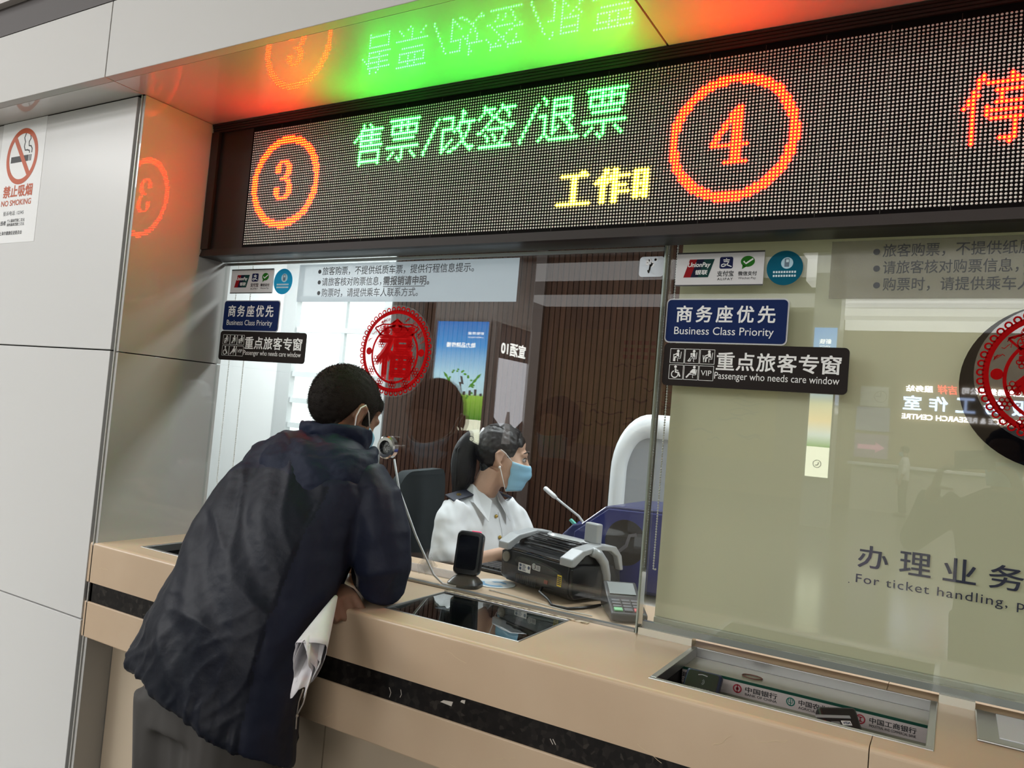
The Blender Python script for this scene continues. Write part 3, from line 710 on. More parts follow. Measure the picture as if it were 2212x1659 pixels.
# red paper-cut medallions on clear plastic discs
M_red = film('red_print', (0.62, 0.010, 0.012), 0.93, 0.45)
M_disc = glass_mat('clear_plastic_disc', (0.97, 0.97, 0.97), haze=0.03, gain=1.3)
def medallion(label, cx, cz, R):
    t = thing('paper_cut_sticker', label, 'sticker', (cx, YS, cz))
    F = Flat((0, YS, 0), e=0.0008); F.disc(cx, cz, R*1.04, n=64); F.done('clear_disc', M_disc, t)
    Y0 = YS-0.0010
    F = Flat((0, Y0, 0)); n = 44
    F.ring(cx, cz, R*0.845, R*0.93, 72)
    for k in range(n):
        a = 2*math.pi*k/n; F.ring(cx+R*0.955*math.cos(a), cz+R*0.955*math.sin(a), R*0.032, R*0.058, 10, a0=math.degrees(a)-150, a1=math.degrees(a)+150)
    F.done('scalloped_border', M_red, t)
    F = Flat((0, Y0, 0)); F.ring(cx, cz-R*0.07, R*0.615, R*0.665, 64); F.done('inner_ring', M_red, t)
    F = Flat((0, Y0, 0)); F.text('福', cx-R*0.47, cz-R*0.60, w=R*0.94, h=R*1.14, bold=0.045, lift=0.0); F.done('character', M_red, t)
    rn = random.Random(5)
    for x, y, r in ((-0.40, 0.17, 0.12), (-0.50, -0.22, 0.13), (0.42, 0.14, 0.11), (0.48, -0.20, 0.13), (-0.62, -0.46, 0.12), (0.62, -0.46, 0.13), (0.36, -0.72, 0.12), (-0.36, -0.72, 0.11), (0.0, -0.76, 0.12)):
        F = Flat((0, Y0, 0)); x, y, r = cx+x*R, cz+y*R, r*R; F.ring(x, y, r*0.18, r*0.34, 10)
        for k in range(6):
            a = k*math.pi/3; F.ring(x+r*0.58*math.cos(a), y+r*0.58*math.sin(a), r*0.22, r*0.34, 9)
        F.done('flower_print', M_red, t)
    for sg in (-1, 1):
        F = Flat((0, Y0, 0)); F.disc(cx+sg*R*0.74, cz-R*0.02, R*0.085, n=16)
        for k in range(12):
            a = rn.uniform(0.30, 1.25); x, y = cx+sg*R*0.76*math.cos(a), cz+R*0.76*math.sin(a); l = R*0.07; b_ = rn.uniform(0, 6.28)
            F.stroke([(x+l*math.cos(b_+q), y+l*0.6*math.sin(b_+2*q)) for q in (0, 0.8, 1.6, 2.4, 3.1)], R*0.010)
        F.done('leaf_print', M_red, t)
    F = Flat((0, Y0, 0))
    top = [(cx+R*x, cz+R*y) for x, y in ((-0.62, 0.52), (-0.40, 0.60), (-0.18, 0.60), (0.0, 0.72), (0.18, 0.60), (0.40, 0.60), (0.62, 0.52), (0.45, 0.36), (0.2, 0.33), (0, 0.31), (-0.2, 0.33), (-0.45, 0.36), (-0.62, 0.52))]
    F.stroke(top, R*0.035); F.ring(cx, cz+R*0.55, R*0.05, R*0.15, 20)
    for i, ch in enumerate('平平安安'):
        x = cx+R*(-0.41, -0.21, 0.21, 0.41)[i]; F.ring(x, cz+R*0.46, R*0.082, R*0.098, 20); F.text(ch, x-R*0.06, cz+R*0.40, w=R*0.12, h=R*0.12, bold=0.03)
    F.done('coin_row', M_red, t)
    return t
medallion('round red paper-cut good fortune sticker on the open window, right of the man\'s head', 0.7625, 1.6855, 0.1285)
medallion('round red paper-cut good fortune sticker on the closed window at the right edge', 2.330, 1.690, 0.128)
ov = thing('black_window_patch', 'large glossy black oval patch behind the red sticker of the closed window', 'panel', (2.335, 0.38, 1.66))
F = Flat((0, G-0.0001, 0), e=0.0004); F.disc(2.335, 1.668, 0.162, n=64, ry=0.158); F.done('patch', mat('gloss_black_patch', (0.003, 0.003, 0.004), rough=0.02, spec=0.32), ov)
# hook sticker, speech grille
t = thing('adhesive_hook', 'clear square adhesive hook sticker at the upper right of the open window', 'hook', (1.520, YS, 1.914))
F = Flat((0, YS, 0), e=0.0006); F.rect(1.489, 1.889, 1.551, 1.938, r=0.008); F.done('backing', film('milky_film', (0.75, 0.77, 0.80), 0.72, 0.4), t)
F = Flat((0, YS-0.0006, 0), e=0.0012); rn = random.Random(2)
for k in range(9): F.disc(1.519+rn.uniform(-0.011, 0.011), 1.920+rn.uniform(-0.009, 0.011), rn.uniform(0.003, 0.006), n=10)
F.done('glue', mat('white_glue', (0.85, 0.86, 0.88), rough=0.15), t)
MB().tube([(1.517, YS-0.002, 1.918), (1.517, YS-0.005, 1.905), (1.5165, YS-0.009, 1.898), (1.5165, YS-0.013, 1.902)], 0.0022, 8).build('hook', mat('dark_hook', (0.05, 0.045, 0.04), rough=0.2, metal=0.8), t, smooth=True)
gc = Vector((0.772, G, 1.4085))
t = thing('speech_grille', 'round chrome speech grille set in the window glass by the man\'s mask', 'speaker', gc)
Mx = Matrix.Rotation(math.pi/2, 4, 'X')
b = MB(); b.lathe([(0.020, -0.004), (0.020, 0.016), (0.029, 0.016), (0.033, 0.012), (0.033, -0.004)], gc+Vector((0, -0.0012, 0)), Mx.to_3x3(), 32); b.build('ring', M_chrome, t, smooth=True, auto=0.6)
b = MB(); b.lathe([(0.0205, 0.000), (0.0205, 0.006), (0.001, 0.009), (0.0005, 0.0)], gc+Vector((0, -0.0012, 0)), Mx.to_3x3(), 24)
b.build('mesh', ramp_mat('speckled_mesh', 'noise', [(0.42, (0.01, 0.01, 0.01)), (0.62, (0.45, 0.45, 0.42))], scale=420, rough=0.5, detail=2), t, smooth=True)

# no smoking notice on the pillar
x0, x1, z0, z1 = -0.798, -0.5245, 1.972, 2.400
p0, p1, p2 = atY(10, 268, 0), atY(104, 252, 0), atY(72, 521, 0)
x0, x1, z0, z1 = p0.x, p1.x, p2.z, p0.z-0.004
t = thing('no_smoking_notice', 'white paper no smoking notice stuck on the pillar', 'notice', ((x0+x1)/2, 0, z0))
F = Flat((0, -0.0002, 0), e=0.0005); F.rect(x0, z0, x1, z1); F.done('paper', mat('notice_paper', (0.84, 0.84, 0.83), rough=0.6), t)
w_, h_ = x1-x0, z1-z0; M_or = mat('orange_red_print', (0.50, 0.085, 0.022), rough=0.5); cx, cz, R = x0+w_*0.515, z0+h_*0.705, w_*0.355
def FN(): return Flat((0, -0.0007, 0))
F = FN(); F.rect(cx-R*0.70, cz-R*0.20, cx+R*0.42, cz+R*0.02); F.rect(cx+R*0.46, cz-R*0.20, cx+R*0.51, cz+R*0.02); F.rect(cx+R*0.55, cz-R*0.20, cx+R*0.60, cz+R*0.02)
F.stroke([(cx+R*a, cz+R*c) for a, c in ((0.60, 0.08), (0.60, 0.22), (0.52, 0.32), (0.38, 0.34), (0.36, 0.48), (0.46, 0.60), (0.40, 0.74))], R*0.05)
F.stroke([(cx+R*a, cz+R*c) for a, c in ((0.46, 0.08), (0.44, 0.16), (0.30, 0.20), (0.16, 0.20), (0.08, 0.34), (0.12, 0.50), (0.04, 0.66), (0.14, 0.86), (0.24, 0.90))], R*0.05)
F.done('cigarette', M_kprint, t)
F = FN(); F.ring(cx, cz, R*0.82, R, 56, lift=0.0002); a = math.radians(128)
F.stroke([(cx+R*0.9*math.cos(a), cz+R*0.9*math.sin(a)), (cx-R*0.9*math.cos(a), cz-R*0.9*math.sin(a))], R*0.19, lift=0.0003); F.done('prohibition_ring', M_or, t)
F = FN(); F.text('禁止吸烟', x0+w_*0.175, z0+h_*0.375, w=w_*0.66, h=h_*0.095, bold=0.028); F.text('NO SMOKING', x0+w_*0.155, z0+h_*0.305, w=w_*0.68, h=h_*0.045, bold=0.018); F.done('red_lettering', M_or, t)
F = FN(); F.text('投诉电话: 12345', x0+w_*0.23, z0+h_*0.225, w=w_*0.47, h=h_*0.036); F.text('违者', x0+w_*0.185, z0+h_*0.147, w=w_*0.13, h=h_*0.036, bold=0.02)
F.text('个人最高罚款二百元', x0+w_*0.34, z0+h_*0.168, w=w_*0.40, h=h_*0.026, bold=0.01); F.text('场所最高罚款三万元', x0+w_*0.34, z0+h_*0.136, w=w_*0.40, h=h_*0.026, bold=0.01)
F.text('上海市健康促进委员会', x0+w_*0.19, z0+h_*0.065, w=w_*0.52, h=h_*0.032, bold=0.012); F.done('black_lettering', M_kprint, t)

# roller blind behind the closed window with its printed message
M_blind = film('cream_blind_fabric', (0.70, 0.675, 0.505), 1.0, 0.30)
bl = thing('roller_blind', 'cream roller blind drawn down behind the closed window', 'blind', (2.5, 0.40, 2.4))
b = MB(); n = 40; front = []; 
for i in range(n+1):
    x = 1.5785+(XR-1.5785)*i/n; front.append((x, 0.3985+0.0018*math.sin(x*9)))
rs = [[Vector((x, y, z)) for x, y in front]+[Vector((x, y+0.0012, z)) for x, y in reversed(front)] for z in (1.082, 2.40)]
b.rings(rs); b.build('fabric', M_blind, bl)
MB().box((1.5785, 0.392, 1.066), (XR, 0.408, 1.086)).build('bottom_bar', mat('cream_bar', (0.42, 0.42, 0.33), rough=0.4), bl, bevel=0.003)
F = Flat((0, 0.3962, 0))
for i, ch in enumerate('办理业务请到'): F.text(ch, 2.010+0.0780*i, 1.2755, w=0.056, h=0.046, bold=0.010)
F.text('For ticket handling, please', 2.008, 1.237, w=0.366, h=0.0235, space=1.12); F.disc(1.995, 1.240, 0.0012, n=8)
F.done('lettering', mat('navy_print', (0.010, 0.012, 0.045), rough=0.5), bl)
# bead chains of the blinds
def chain(label, pts, r=0.0024, step=0.0062):
    P_ = [Vector(p) for p in pts]; b = MB(); acc = 0.0
    for a, c in zip(P_, P_[1:]):
        l = (c-a).length; d = (c-a)/l; q = acc
        while q < l: b.ball(a+d*q, r, 6, 4); q += step
        acc = q-l
    b.tube(P_, r*0.35, 5)
    o = b.build('bead_chain', mat('white_bead', (0.72, 0.71, 0.66), rough=0.35), smooth=True); return tag(o, label, 'bead chain')
def loop(xa, xb, y, zt, zb_a):
    rr = (xb-xa)/2; return [(xa, y, zt), (xa, y, zb_a+rr)]+[(xa+rr-rr*math.cos(a), y, zb_a+rr-rr*1.2*math.sin(a)) for a in [math.pi*k/10 for k in range(1, 10)]]+[(xb, y, zb_a+rr), (xb, y, zt)]
chain('white bead chain loop hanging at the far left of the open window', loop(-0.075, 0.000, 0.47, 2.50, 1.186))
chain('white bead chain hanging at the left edge of the cream blind', loop(1.5705, 1.5765, 0.388, 2.30, 1.195)[:-1])
# ------------------------------------------------------------------ things on and behind the counter
def oriented(loc, rz): return Matrix.Translation(Vector(loc)) @ Matrix.Rotation(math.radians(rz), 4, 'Z')
# barcode scanner on its foot
t = thing('barcode_scanner', 'black desktop barcode scanner standing on the counter just inside the glass', 'scanner', M=oriented((1.022, 0.430, ZC), 14))
b = MB(); b.loft([((0, 0, 0.0), (0.046, 0, 0), (0, 0.040, 0), 0.55), ((0, 0, 0.010), (0.046, 0, 0), (0, 0.040, 0), 0.55), ((0, 0.002, 0.024), (0.034, 0, 0), (0, 0.026, 0), 0.6), ((0, 0.003, 0.032), (0.018, 0, 0), (0, 0.016, 0), 0.8)], 32)
b.build('foot', M_blackp, t, smooth=True, local=True, auto=0.7)
Mt = Matrix.Translation((0, 0.004, 0.028)) @ Matrix.Rotation(math.radians(-10), 4, 'X')
def rr_ring(w, h, y, r, M=None, n=6, zc=0.0):
    out = []
    for cx, cz, a0 in ((w-r, h-r, 0), (-w+r, h-r, 90), (-w+r, -h+r, 180), (w-r, -h+r, 270)):
        for k in range(n+1):
            a = math.radians(a0+90*k/n); p = Vector((cx+r*math.cos(a), y, zc+cz+r*math.sin(a))); out.append(M @ p if M else p)
    return out
b = MB(); b.rings([rr_ring(w, h, y, 0.014, Mt, zc=0.060) for w, h, y in ((0.030, 0.052, 0.022), (0.036, 0.058, 0.014), (0.038, 0.060, -0.010), (0.035, 0.057, -0.018))]); b.build('head', M_blackp, t, smooth=True, local=True, auto=0.6)
b = MB(); b.rings([rr_ring(w, h, y, 0.008, Mt, zc=0.062) for w, h, y in ((0.029, 0.046, -0.0185), (0.029, 0.046, -0.0190))]); b.build('scan_window', mat('gloss_black_glass', (0.004, 0.004, 0.005), rough=0.06, coat=1.0), t, local=True)
b = MB(); b.box((0.000, -0.004, 0.1180), (0.024, 0.010, 0.1225), Mt); b.build('indicator', emis('pink_indicator', (0.85, 0.10, 0.20), 0.9), t, local=True)

# banknote counter seen from behind
bc = thing('banknote_counter', 'black and silver banknote counting machine with white and yellow labels on its back', 'counting machine', M=oriented((1.225, 0.605, ZC), -19))
hw = 0.143
b = MB()
pr = [(-0.085, 0.008), (-0.100, 0.022), (-0.104, 0.060), (-0.100, 0.098), (-0.088, 0.106), (-0.050, 0.112), (-0.044, 0.128), (0.010, 0.146), (0.060, 0.140), (0.100, 0.100), (0.108, 0.040), (0.095, 0.008)]
b.prism([(-hw+0.012, y, z) for y, z in pr], (2*hw-0.024, 0, 0)); b.build('body', M_blackp, bc, local=True, bevel=0.004, seg=3)
b = MB()
for sx in (-1, 1): b.prism([(sx*hw-(0.012 if sx > 0 else 0), y, z) for y, z in [(-0.086, 0.012), (-0.098, 0.024), (-0.100, 0.092), (-0.060, 0.100), (0.060, 0.094), (0.100, 0.03), (0.085, 0.012)]], (0.012, 0, 0))
b.build('end_cheek', M_blackp, bc, local=True, bevel=0.003)
for sx in (-1, 1):   # silver shoulder handles
    b = MB(); a0, a1 = (hw-0.040, hw+0.006) if sx > 0 else (-hw-0.006, -hw+0.036)
    pr = [(-0.111, 0.098), (-0.111, 0.118), (-0.070, 0.140), (0.000, 0.152), (0.060, 0.146), (0.085, 0.120), (0.095, 0.080), (0.083, 0.080), (0.068, 0.118), (0.040, 0.134), (0.0, 0.138), (-0.060, 0.126), (-0.098, 0.098)]
    b.prism([(a0, y, z) for y, z in pr], (a1-a0, 0, 0)); b.build('handle', M_greyp, bc, local=True, bevel=0.003)
b = MB(); pts = [(hw+0.004, y, z) for y, z in ((-0.035, 0.136), (-0.010, 0.128), (0.015, 0.105), (0.030, 0.070), (0.038, 0.020))]
b.tube(pts, [0.013, 0.014, 0.013, 0.011, 0.009], 10); b.build('side_arch', M_greyp, bc, local=True, smooth=True)
b = MB(); b.loft([((-0.005, 0.025, 0.143), (0.078, 0, 0.0), (0, 0.036, -0.004)), ((-0.005, 0.025, 0.149), (0.072, 0, 0.0), (0, 0.032, -0.004))], 32); b.build('white_hopper', mat('white_gloss_plastic', (0.72, 0.73, 0.74), rough=0.25, coat=0.5), bc, local=True, smooth=True, auto=0.5)
b = MB()
for k in range(4): b.box((-0.088, -0.066+k*0.015, 0.120+k*0.0075), (0.088, -0.060+k*0.015, 0.1235+k*0.0075))
b.build('top_ridge', mat('gloss_black_trim', (0.02, 0.02, 0.022), rough=0.1, coat=1.0), bc, local=True)
b = MB(); b.box((-0.100, -0.100, 0.1010), (0.098, -0.094, 0.1085)); b.build('top_edge', mat('gloss_black_trim', (0.02, 0.02, 0.022)), bc, local=True, bevel=0.002)
b = MB(); b.box((0.080, 0.000, 0.150), (0.128, 0.022, 0.205)); b.build('flip_display', M_greyp, bc, local=True, bevel=0.004)
b = MB(); b.box((0.095, 0.006, 0.140), (0.112, 0.016, 0.152)); b.build('display_hinge', M_greyp, bc, local=True)
YBk = -0.1045
def lab(): return Flat((0, YBk, 0))
b = MB(); b.lathe([(0.0145, 0.0), (0.0145, 0.006), (0.011, 0.008), (0.0005, 0.0085)], (-0.117, -0.100, 0.078), Matrix.Rotation(math.pi/2, 3, 'X'), 24); b.build('side_knob', mat('aged_beige_plastic', (0.20, 0.18, 0.14), rough=0.5), bc, local=True, smooth=True, auto=0.6)
F = lab(); F.rect(-0.062, 0.050, -0.012, 0.072); F.done('rating_label', M_wprint, bc, local=True)
F = Flat((0, YBk-0.0004, 0))
for k in range(6): F.rect(-0.046, 0.053+k*0.003, -0.030-0.002*(k % 3), 0.0545+k*0.003)
F.rect(-0.058, 0.053, -0.049, 0.061); F.rect(-0.058, 0.063, -0.049, 0.070); F.disc(-0.019, 0.064, 0.0048, n=16); F.done('label_print', mat('blue_grey_print', (0.06, 0.09, 0.16), rough=0.5), bc, local=True)
F = lab(); F.disc(0.001, 0.072, 0.0085, n=20); F.rect(0.001, 0.0635, 0.026, 0.0775, r=0.002); F.done('certificate_label', mat('pale_grey_label', (0.55, 0.56, 0.56), rough=0.5), bc, local=True)
F = Flat((0, YBk-0.0004, 0)); F.ring(0.001, 0.072, 0.0050, 0.0060, 16)
for k in range(3): F.rect(0.012, 0.0665+k*0.0034, 0.024, 0.0682+k*0.0034)
F.done('certificate_print', mat('dark_grey_print', (0.10, 0.10, 0.11)), bc, local=True)
F = lab(); F.rect(0.094, 0.040, 0.110, 0.070); F.done('warning_label', mat('yellow_label', (0.72, 0.52, 0.01), rough=0.5), bc, local=True)
F = Flat((0, YBk-0.0004, 0))
for k in range(5):
    for i in range(4): F.rect(0.0955+i*0.0034, 0.0435+k*0.0048, 0.0983+i*0.0034, 0.0468+k*0.0048)
F.done('warning_print', M_kprint, bc, local=True)
F = lab(); F.rect(0.046, 0.036, 0.060, 0.046, h=0.002); F.done('power_switch', mat('red_switch', (0.16, 0.010, 0.008), rough=0.4), bc, local=True)
F = lab()
for k in range(14): F.rect(-0.070+k*0.0062, 0.016, -0.0675+k*0.0062, 0.040, h=0.0015)
F.done('vent_rib', mat('black_vent', (0.02, 0.02, 0.02), rough=0.6), bc, local=True)
b = MB(); c0 = bc.matrix_basis @ Vector((0.035, -0.100, 0.022))
b.tube([c0, c0+Vector((0.008, -0.03, -0.005)), (1.270, 0.452, ZC+0.006), (1.300, 0.414, ZC+0.004), (1.345, 0.412, ZC+0.004), (1.372, 0.455, ZC+0.004), (1.390, 0.520, ZC+0.004)], 0.0035, 8); b.build('power_cable', M_blackp, bc, smooth=True)

# card payment terminal
tm = thing('card_terminal', 'grey and black card payment terminal on the counter behind the glass fin', 'terminal', M=oriented((1.468, 0.482, ZC), 32))
b = MB(); pr = [(-0.085, 0.004), (-0.085, 0.024), (0.010, 0.044), (0.085, 0.068), (0.090, 0.050), (0.085, 0.004)]
b.prism([(-0.045, y, z) for y, z in pr], (0.090, 0, 0)); b.build('body', mat('charcoal_plastic', (0.028, 0.028, 0.030), rough=0.4), tm, local=True, bevel=0.005, seg=3)
Mk = Matrix.Translation((0, 0.01, 0.0455)) @ Matrix.Rotation(math.atan2(0.024, 0.075), 4, 'X')
b = MB(); b.box((-0.034, 0.008, 0.0), (0.034, 0.066, 0.0012), Mk); b.build('screen', mat('grey_lcd', (0.32, 0.34, 0.34), rough=0.15, coat=0.8), tm, local=True)
Mk2 = Matrix.Translation((0, -0.04, 0.0345)) @ Matrix.Rotation(math.atan2(0.020, 0.095), 4, 'X')
keycols = (mat('green_key', (0.20, 0.50, 0.25), rough=0.5), mat('grey_key', (0.10, 0.10, 0.11), rough=0.5), mat('red_key', (0.55, 0.10, 0.11), rough=0.5))
for i in range(3):
    b = MB(); b.box((-0.036+i*0.025, -0.036, -0.001), (-0.015+i*0.025, -0.020, 0.003), Mk2); b.build('key', keycols[i], tm, local=True, bevel=0.001)
for j in range(3):
    for i in range(3):
        b = MB(); b.box((-0.036+i*0.025, -0.016+j*0.016, -0.001), (-0.015+i*0.025, -0.005+j*0.016, 0.003), Mk2); b.build('key', keycols[1], tm, local=True, bevel=0.001)

# blue ticket printer with a round dark window
YP = 0.752
pr_ = thing('ticket_printer', 'navy blue ticket printer with a round dark window in its side', 'printer', (1.4, 0.85, ZC))
out = [(1.150, 1.052), (1.146, 1.180), (1.182, 1.218), (1.212, 1.226), (1.284, 1.285), (1.308, 1.291), (1.68, 1.305), (1.68, 1.052)]
b = MB(); b.prism([(x, YP, z) for x, z in out], (0, 0.30, 0)); M_blue = mat('navy_printer_shell', (0.012, 0.016, 0.105), rough=0.35, coat=0.4); b.build('shell', M_blue, pr_, bevel=0.006, seg=3)
b = MB(); b.prism([(x, YP-0.006, z) for x, z in ((1.192, 1.060), (1.192, 1.198), (1.297, 1.281), (1.64, 1.291), (1.64, 1.060))], (0, 0.008, 0)); b.build('side_cover', mat('blue_side_cover', (0.014, 0.020, 0.150), rough=0.3, coat=0.5), pr_, bevel=0.003)
F = Flat((0, YP-0.006, 0), e=0.001); F.disc(1.358, 1.190, 0.063, n=48, ry=0.066); F.done('round_window', mat('dark_round_window', (0.010, 0.006, 0.006), rough=0.12, coat=1.0), pr_)
F = Flat((0, YP-0.0072, 0), e=0.0006); F.stroke([(1.325, 1.148), (1.362, 1.182), (1.370, 1.212), (1.392, 1.218)], 0.010); F.done('paper_guide', mat('guide_grey', (0.12, 0.11, 0.13), rough=0.3), pr_)  # plain grey stroke laid over the round window
F = Flat((0, YP-0.0062, 0)); F.disc(1.280, 1.125, 0.006, n=16); F.rect(1.272, 1.109, 1.290, 1.117); F.done('maker_mark', mat('pale_blue_mark', (0.38, 0.42, 0.62)), pr_)
b = MB(); b.tube([(1.168, YP+0.1, 1.210), (1.152, YP+0.08, 1.186), (1.138, YP+0.06, 1.174)], 0.012, 10); b.build('paper_arm', M_blue, pr_, smooth=True)
Mc = Matrix.Translation((1.158, YP+0.05, 1.217)) @ Matrix.Rotation(math.radians(35), 4, 'Y')
b = MB(); b.box((-0.010, -0.006, -0.002), (0.012, 0.006, 0.006), Mc); b.build('teal_clip', mat('teal_clip', (0.14, 0.52, 0.42), rough=0.4), pr_, bevel=0.001)
# gooseneck microphone
mk = thing('gooseneck_microphone', 'silver gooseneck microphone pointing at the clerk from behind the printer', 'microphone', (1.20, 1.09, 1.05))
g = [atY(x, y, 1.085) for x, y in ((1178, 1055), (1196, 1071), (1215, 1087), (1250, 1115))]
b = MB(); b.tube([(1.16, 1.09, 1.056), (1.155, 1.088, 1.13), g[3]+Vector((0.03, 0, -0.03)), g[3], g[2], g[1]], 0.0045, 10); b.build('neck', M_greyp, mk, smooth=True)
b = MB(); b.tube([g[1]+(g[2]-g[1])*0.3, g[1], g[0], g[0]+(g[0]-g[1])*0.1], [0.006, 0.0085, 0.0085, 0.006], 12); b.build('capsule', mat('pale_grey_capsule', (0.66, 0.67, 0.68), rough=0.35), mk, smooth=True)
b = MB(); b.box((1.13, 1.06, 1.0435), (1.19, 1.12, 1.056)); b.build('base', M_blackp, mk, bevel=0.003)

# keyboard
kb = thing('keyboard', 'black keyboard on the counter between the scanner and the counting machine', 'keyboard', M=oriented((1.000, 0.700, ZC), -5))
MB().box((-0.075, -0.065, 0.0), (0.075, 0.065, 0.012)).build('case', M_blackp, kb, local=True, bevel=0.003)
for j in range(5):
    for i in range(7):
        MB().box((-0.070+i*0.020, -0.058+j*0.0235, 0.012), (-0.0525+i*0.020, -0.038+j*0.0235, 0.018)).build('key', mat('dark_key', (0.03, 0.03, 0.032), rough=0.45), kb, local=True, bevel=0.001)
# small things on the counter inside the glass
t = thing('paper_disc', 'pale paper disc with blue swirls lying behind the barcode scanner', 'disc', (1.065, 0.520, ZC))
MB().lathe([(0.0005, 0.0), (0.058, 0.0), (0.058, 0.002), (0.0005, 0.002)], (1.065, 0.520, ZC), None, 40).build('disc', mat('pale_disc_paper', (0.66, 0.68, 0.68), rough=0.5), t)
F = Flat((1.065, 0.520, ZC+0.002), (1, 0, 0), (0, 1, 0)); F.ring(0, 0, 0.030, 0.046, 30, a0=190, a1=330); F.ring(0.008, 0.004, 0.012, 0.024, 24, a0=20, a1=170); F.done('blue_swirl', mat('blue_swirl_print', (0.16, 0.34, 0.52), rough=0.5), t)
t = thing('acrylic_strip', 'clear acrylic barrier strip standing on the counter behind the man\'s arm', 'strip', (0.80, 0.47, ZC))
MB().box((0.20, 0.468, ZC), (0.985, 0.473, ZC+0.022)).build('strip', film('milky_acrylic', (0.62, 0.62, 0.66), 0.5, 0.4), t)
cb = MB(); cb.tube([(0.775, 0.380, 1.375), (0.800, 0.384, 1.290), (0.820, 0.386, 1.255), (0.870, 0.388, 1.170), (0.910, 0.388, 1.115), (0.945, 0.386, 1.072), (0.980, 0.384, 1.0535), (1.02, 0.39, 1.0535)], 0.0032, 8)
tag(cb.build('speaker_cable', mat('white_cable', (0.72, 0.72, 0.72), rough=0.35), smooth=True), 'white cable running from the speech grille down to the counter inside the glass', 'cable')
cb = MB(); cb.tube([(1.10, 0.432, 1.0525), (1.18, 0.425, 1.0525), (1.26, 0.408, 1.0525), (1.34, 0.398, 1.0525), (1.42, 0.40, 1.0525)], 0.0016, 6)
tag(cb.build('thin_wire', mat('pale_wire', (0.55, 0.54, 0.50), rough=0.4), smooth=True), 'thin pale wire along the counter edge below the counting machine', 'wire')
# crumpled clear film at the foot of the white cable
cf = MB(); rn = random.Random(11)
for k in range(7):
    x, y = 0.905+rn.uniform(-0.025, 0.02), 0.398+rn.uniform(0, 0.01); a = rn.uniform(-0.5, 0.5); q = rn.uniform(0.02, 0.04)
    cf.add([(x, y, ZC+0.006+rn.uniform(0, 0.02)), (x+q*math.cos(a), y+0.004, ZC+0.01+q*0.4+rn.uniform(0, 0.03)), (x+q*0.3, y+0.012, ZC+0.05+rn.uniform(0, 0.03)), (x-q*0.5, y+0.006, ZC+0.035)], [(0, 1, 2, 3)])
tag(cf.build('plastic_film', film('crumpled_clear_film', (0.6, 0.6, 0.6), 0.25, 0.5)), 'scrap of crumpled clear film at the foot of the white cable', 'film')

# office chairs
def chair(label, M, mats, wd, hgt, frame_w):
    t = thing('office_chair', label, 'chair', M=M); mf, ms = mats
    b = MB(); n = 12; rs = []
    for y in (-0.020, 0.020):
        rs.append([Vector((p.x, y+0.05*(1-((p.x)/(wd+0.01))**2)*0.6, p.z)) for p in rr_ring(wd, hgt, 0, wd*0.42, None, 10, zc=0.66)])
    b.rings(rs); b.build('backrest', ms, t, local=True, smooth=True, auto=0.6)
    if frame_w:
        b = MB(); b.tube([Vector((p.x*1.02, 0.018, p.z)) for p in rr_ring(wd+0.012, hgt+0.012, 0, wd*0.48, None, 10, zc=0.66)], frame_w, 10, closed=True); b.build('back_frame', mf, t, local=True, smooth=True)
    b = MB(); b.loft([((0, 0.26, 0.40), (0.23, 0, 0), (0, 0.23, 0), 0.5), ((0, 0.26, 0.455), (0.24, 0, 0), (0, 0.24, 0), 0.5), ((0, 0.26, 0.475), (0.20, 0, 0), (0, 0.20, 0), 0.6)], 32); b.build('seat', ms, t, local=True, smooth=True)
    b = MB(); b.tube([(0, 0.0, 0.66), (0, -0.05, 0.50), (0, 0.10, 0.385), (0, 0.26, 0.385)], 0.022, 10); b.build('back_bracket', mf, t, local=True, smooth=True)
    b = MB(); b.tube([(0, 0.26, 0.09), (0, 0.26, 0.40)], 0.028, 12); b.build('gas_lift', M_blackp, t, local=True, smooth=True)
    for k in range(5):
        a = 2*math.pi*k/5; q = Vector((math.cos(a), math.sin(a), 0)); c0 = Vector((0, 0.26, 0))
        MB().tube([c0+Vector((0, 0, 0.10)), c0+q*0.26+Vector((0, 0, 0.065))], [0.024, 0.016], 8).build('foot_spoke', mf, t, local=True, smooth=True)
        MB().ball(c0+q*0.26+Vector((0, 0, 0.028)), (0.026, 0.026, 0.028), 10, 8).build('castor', M_blackp, t, local=True, smooth=True)
    return t
M_fab = mat('charcoal_fabric', (0.020, 0.026, 0.028), rough=0.9, bump=0.2, bscale=400)
chair('dark charcoal fabric office chair behind the clerk', Matrix.Translation((0.400, 1.010, 0.20)) @ Matrix.Rotation(math.radians(-78), 4, 'Z') @ Matrix.Diagonal((1, 1, 1.33, 1)), (M_blackp, M_fab), 0.225, 0.165, 0)
M_ws = mat('white_chair_shell', (0.72, 0.74, 0.76), rough=0.35, coat=0.3)
chair('white-framed office chair with grey mesh back, behind the blue printer', Matrix.Translation((1.335, 1.33, 0.20)) @ Matrix.Rotation(math.radians(-160), 4, 'Z') @ Matrix.Diagonal((1, 1, 1.62, 1)), (M_ws, mat('grey_mesh_fabric', (0.30, 0.31, 0.33), rough=0.8)), 0.215, 0.150, 0.030)

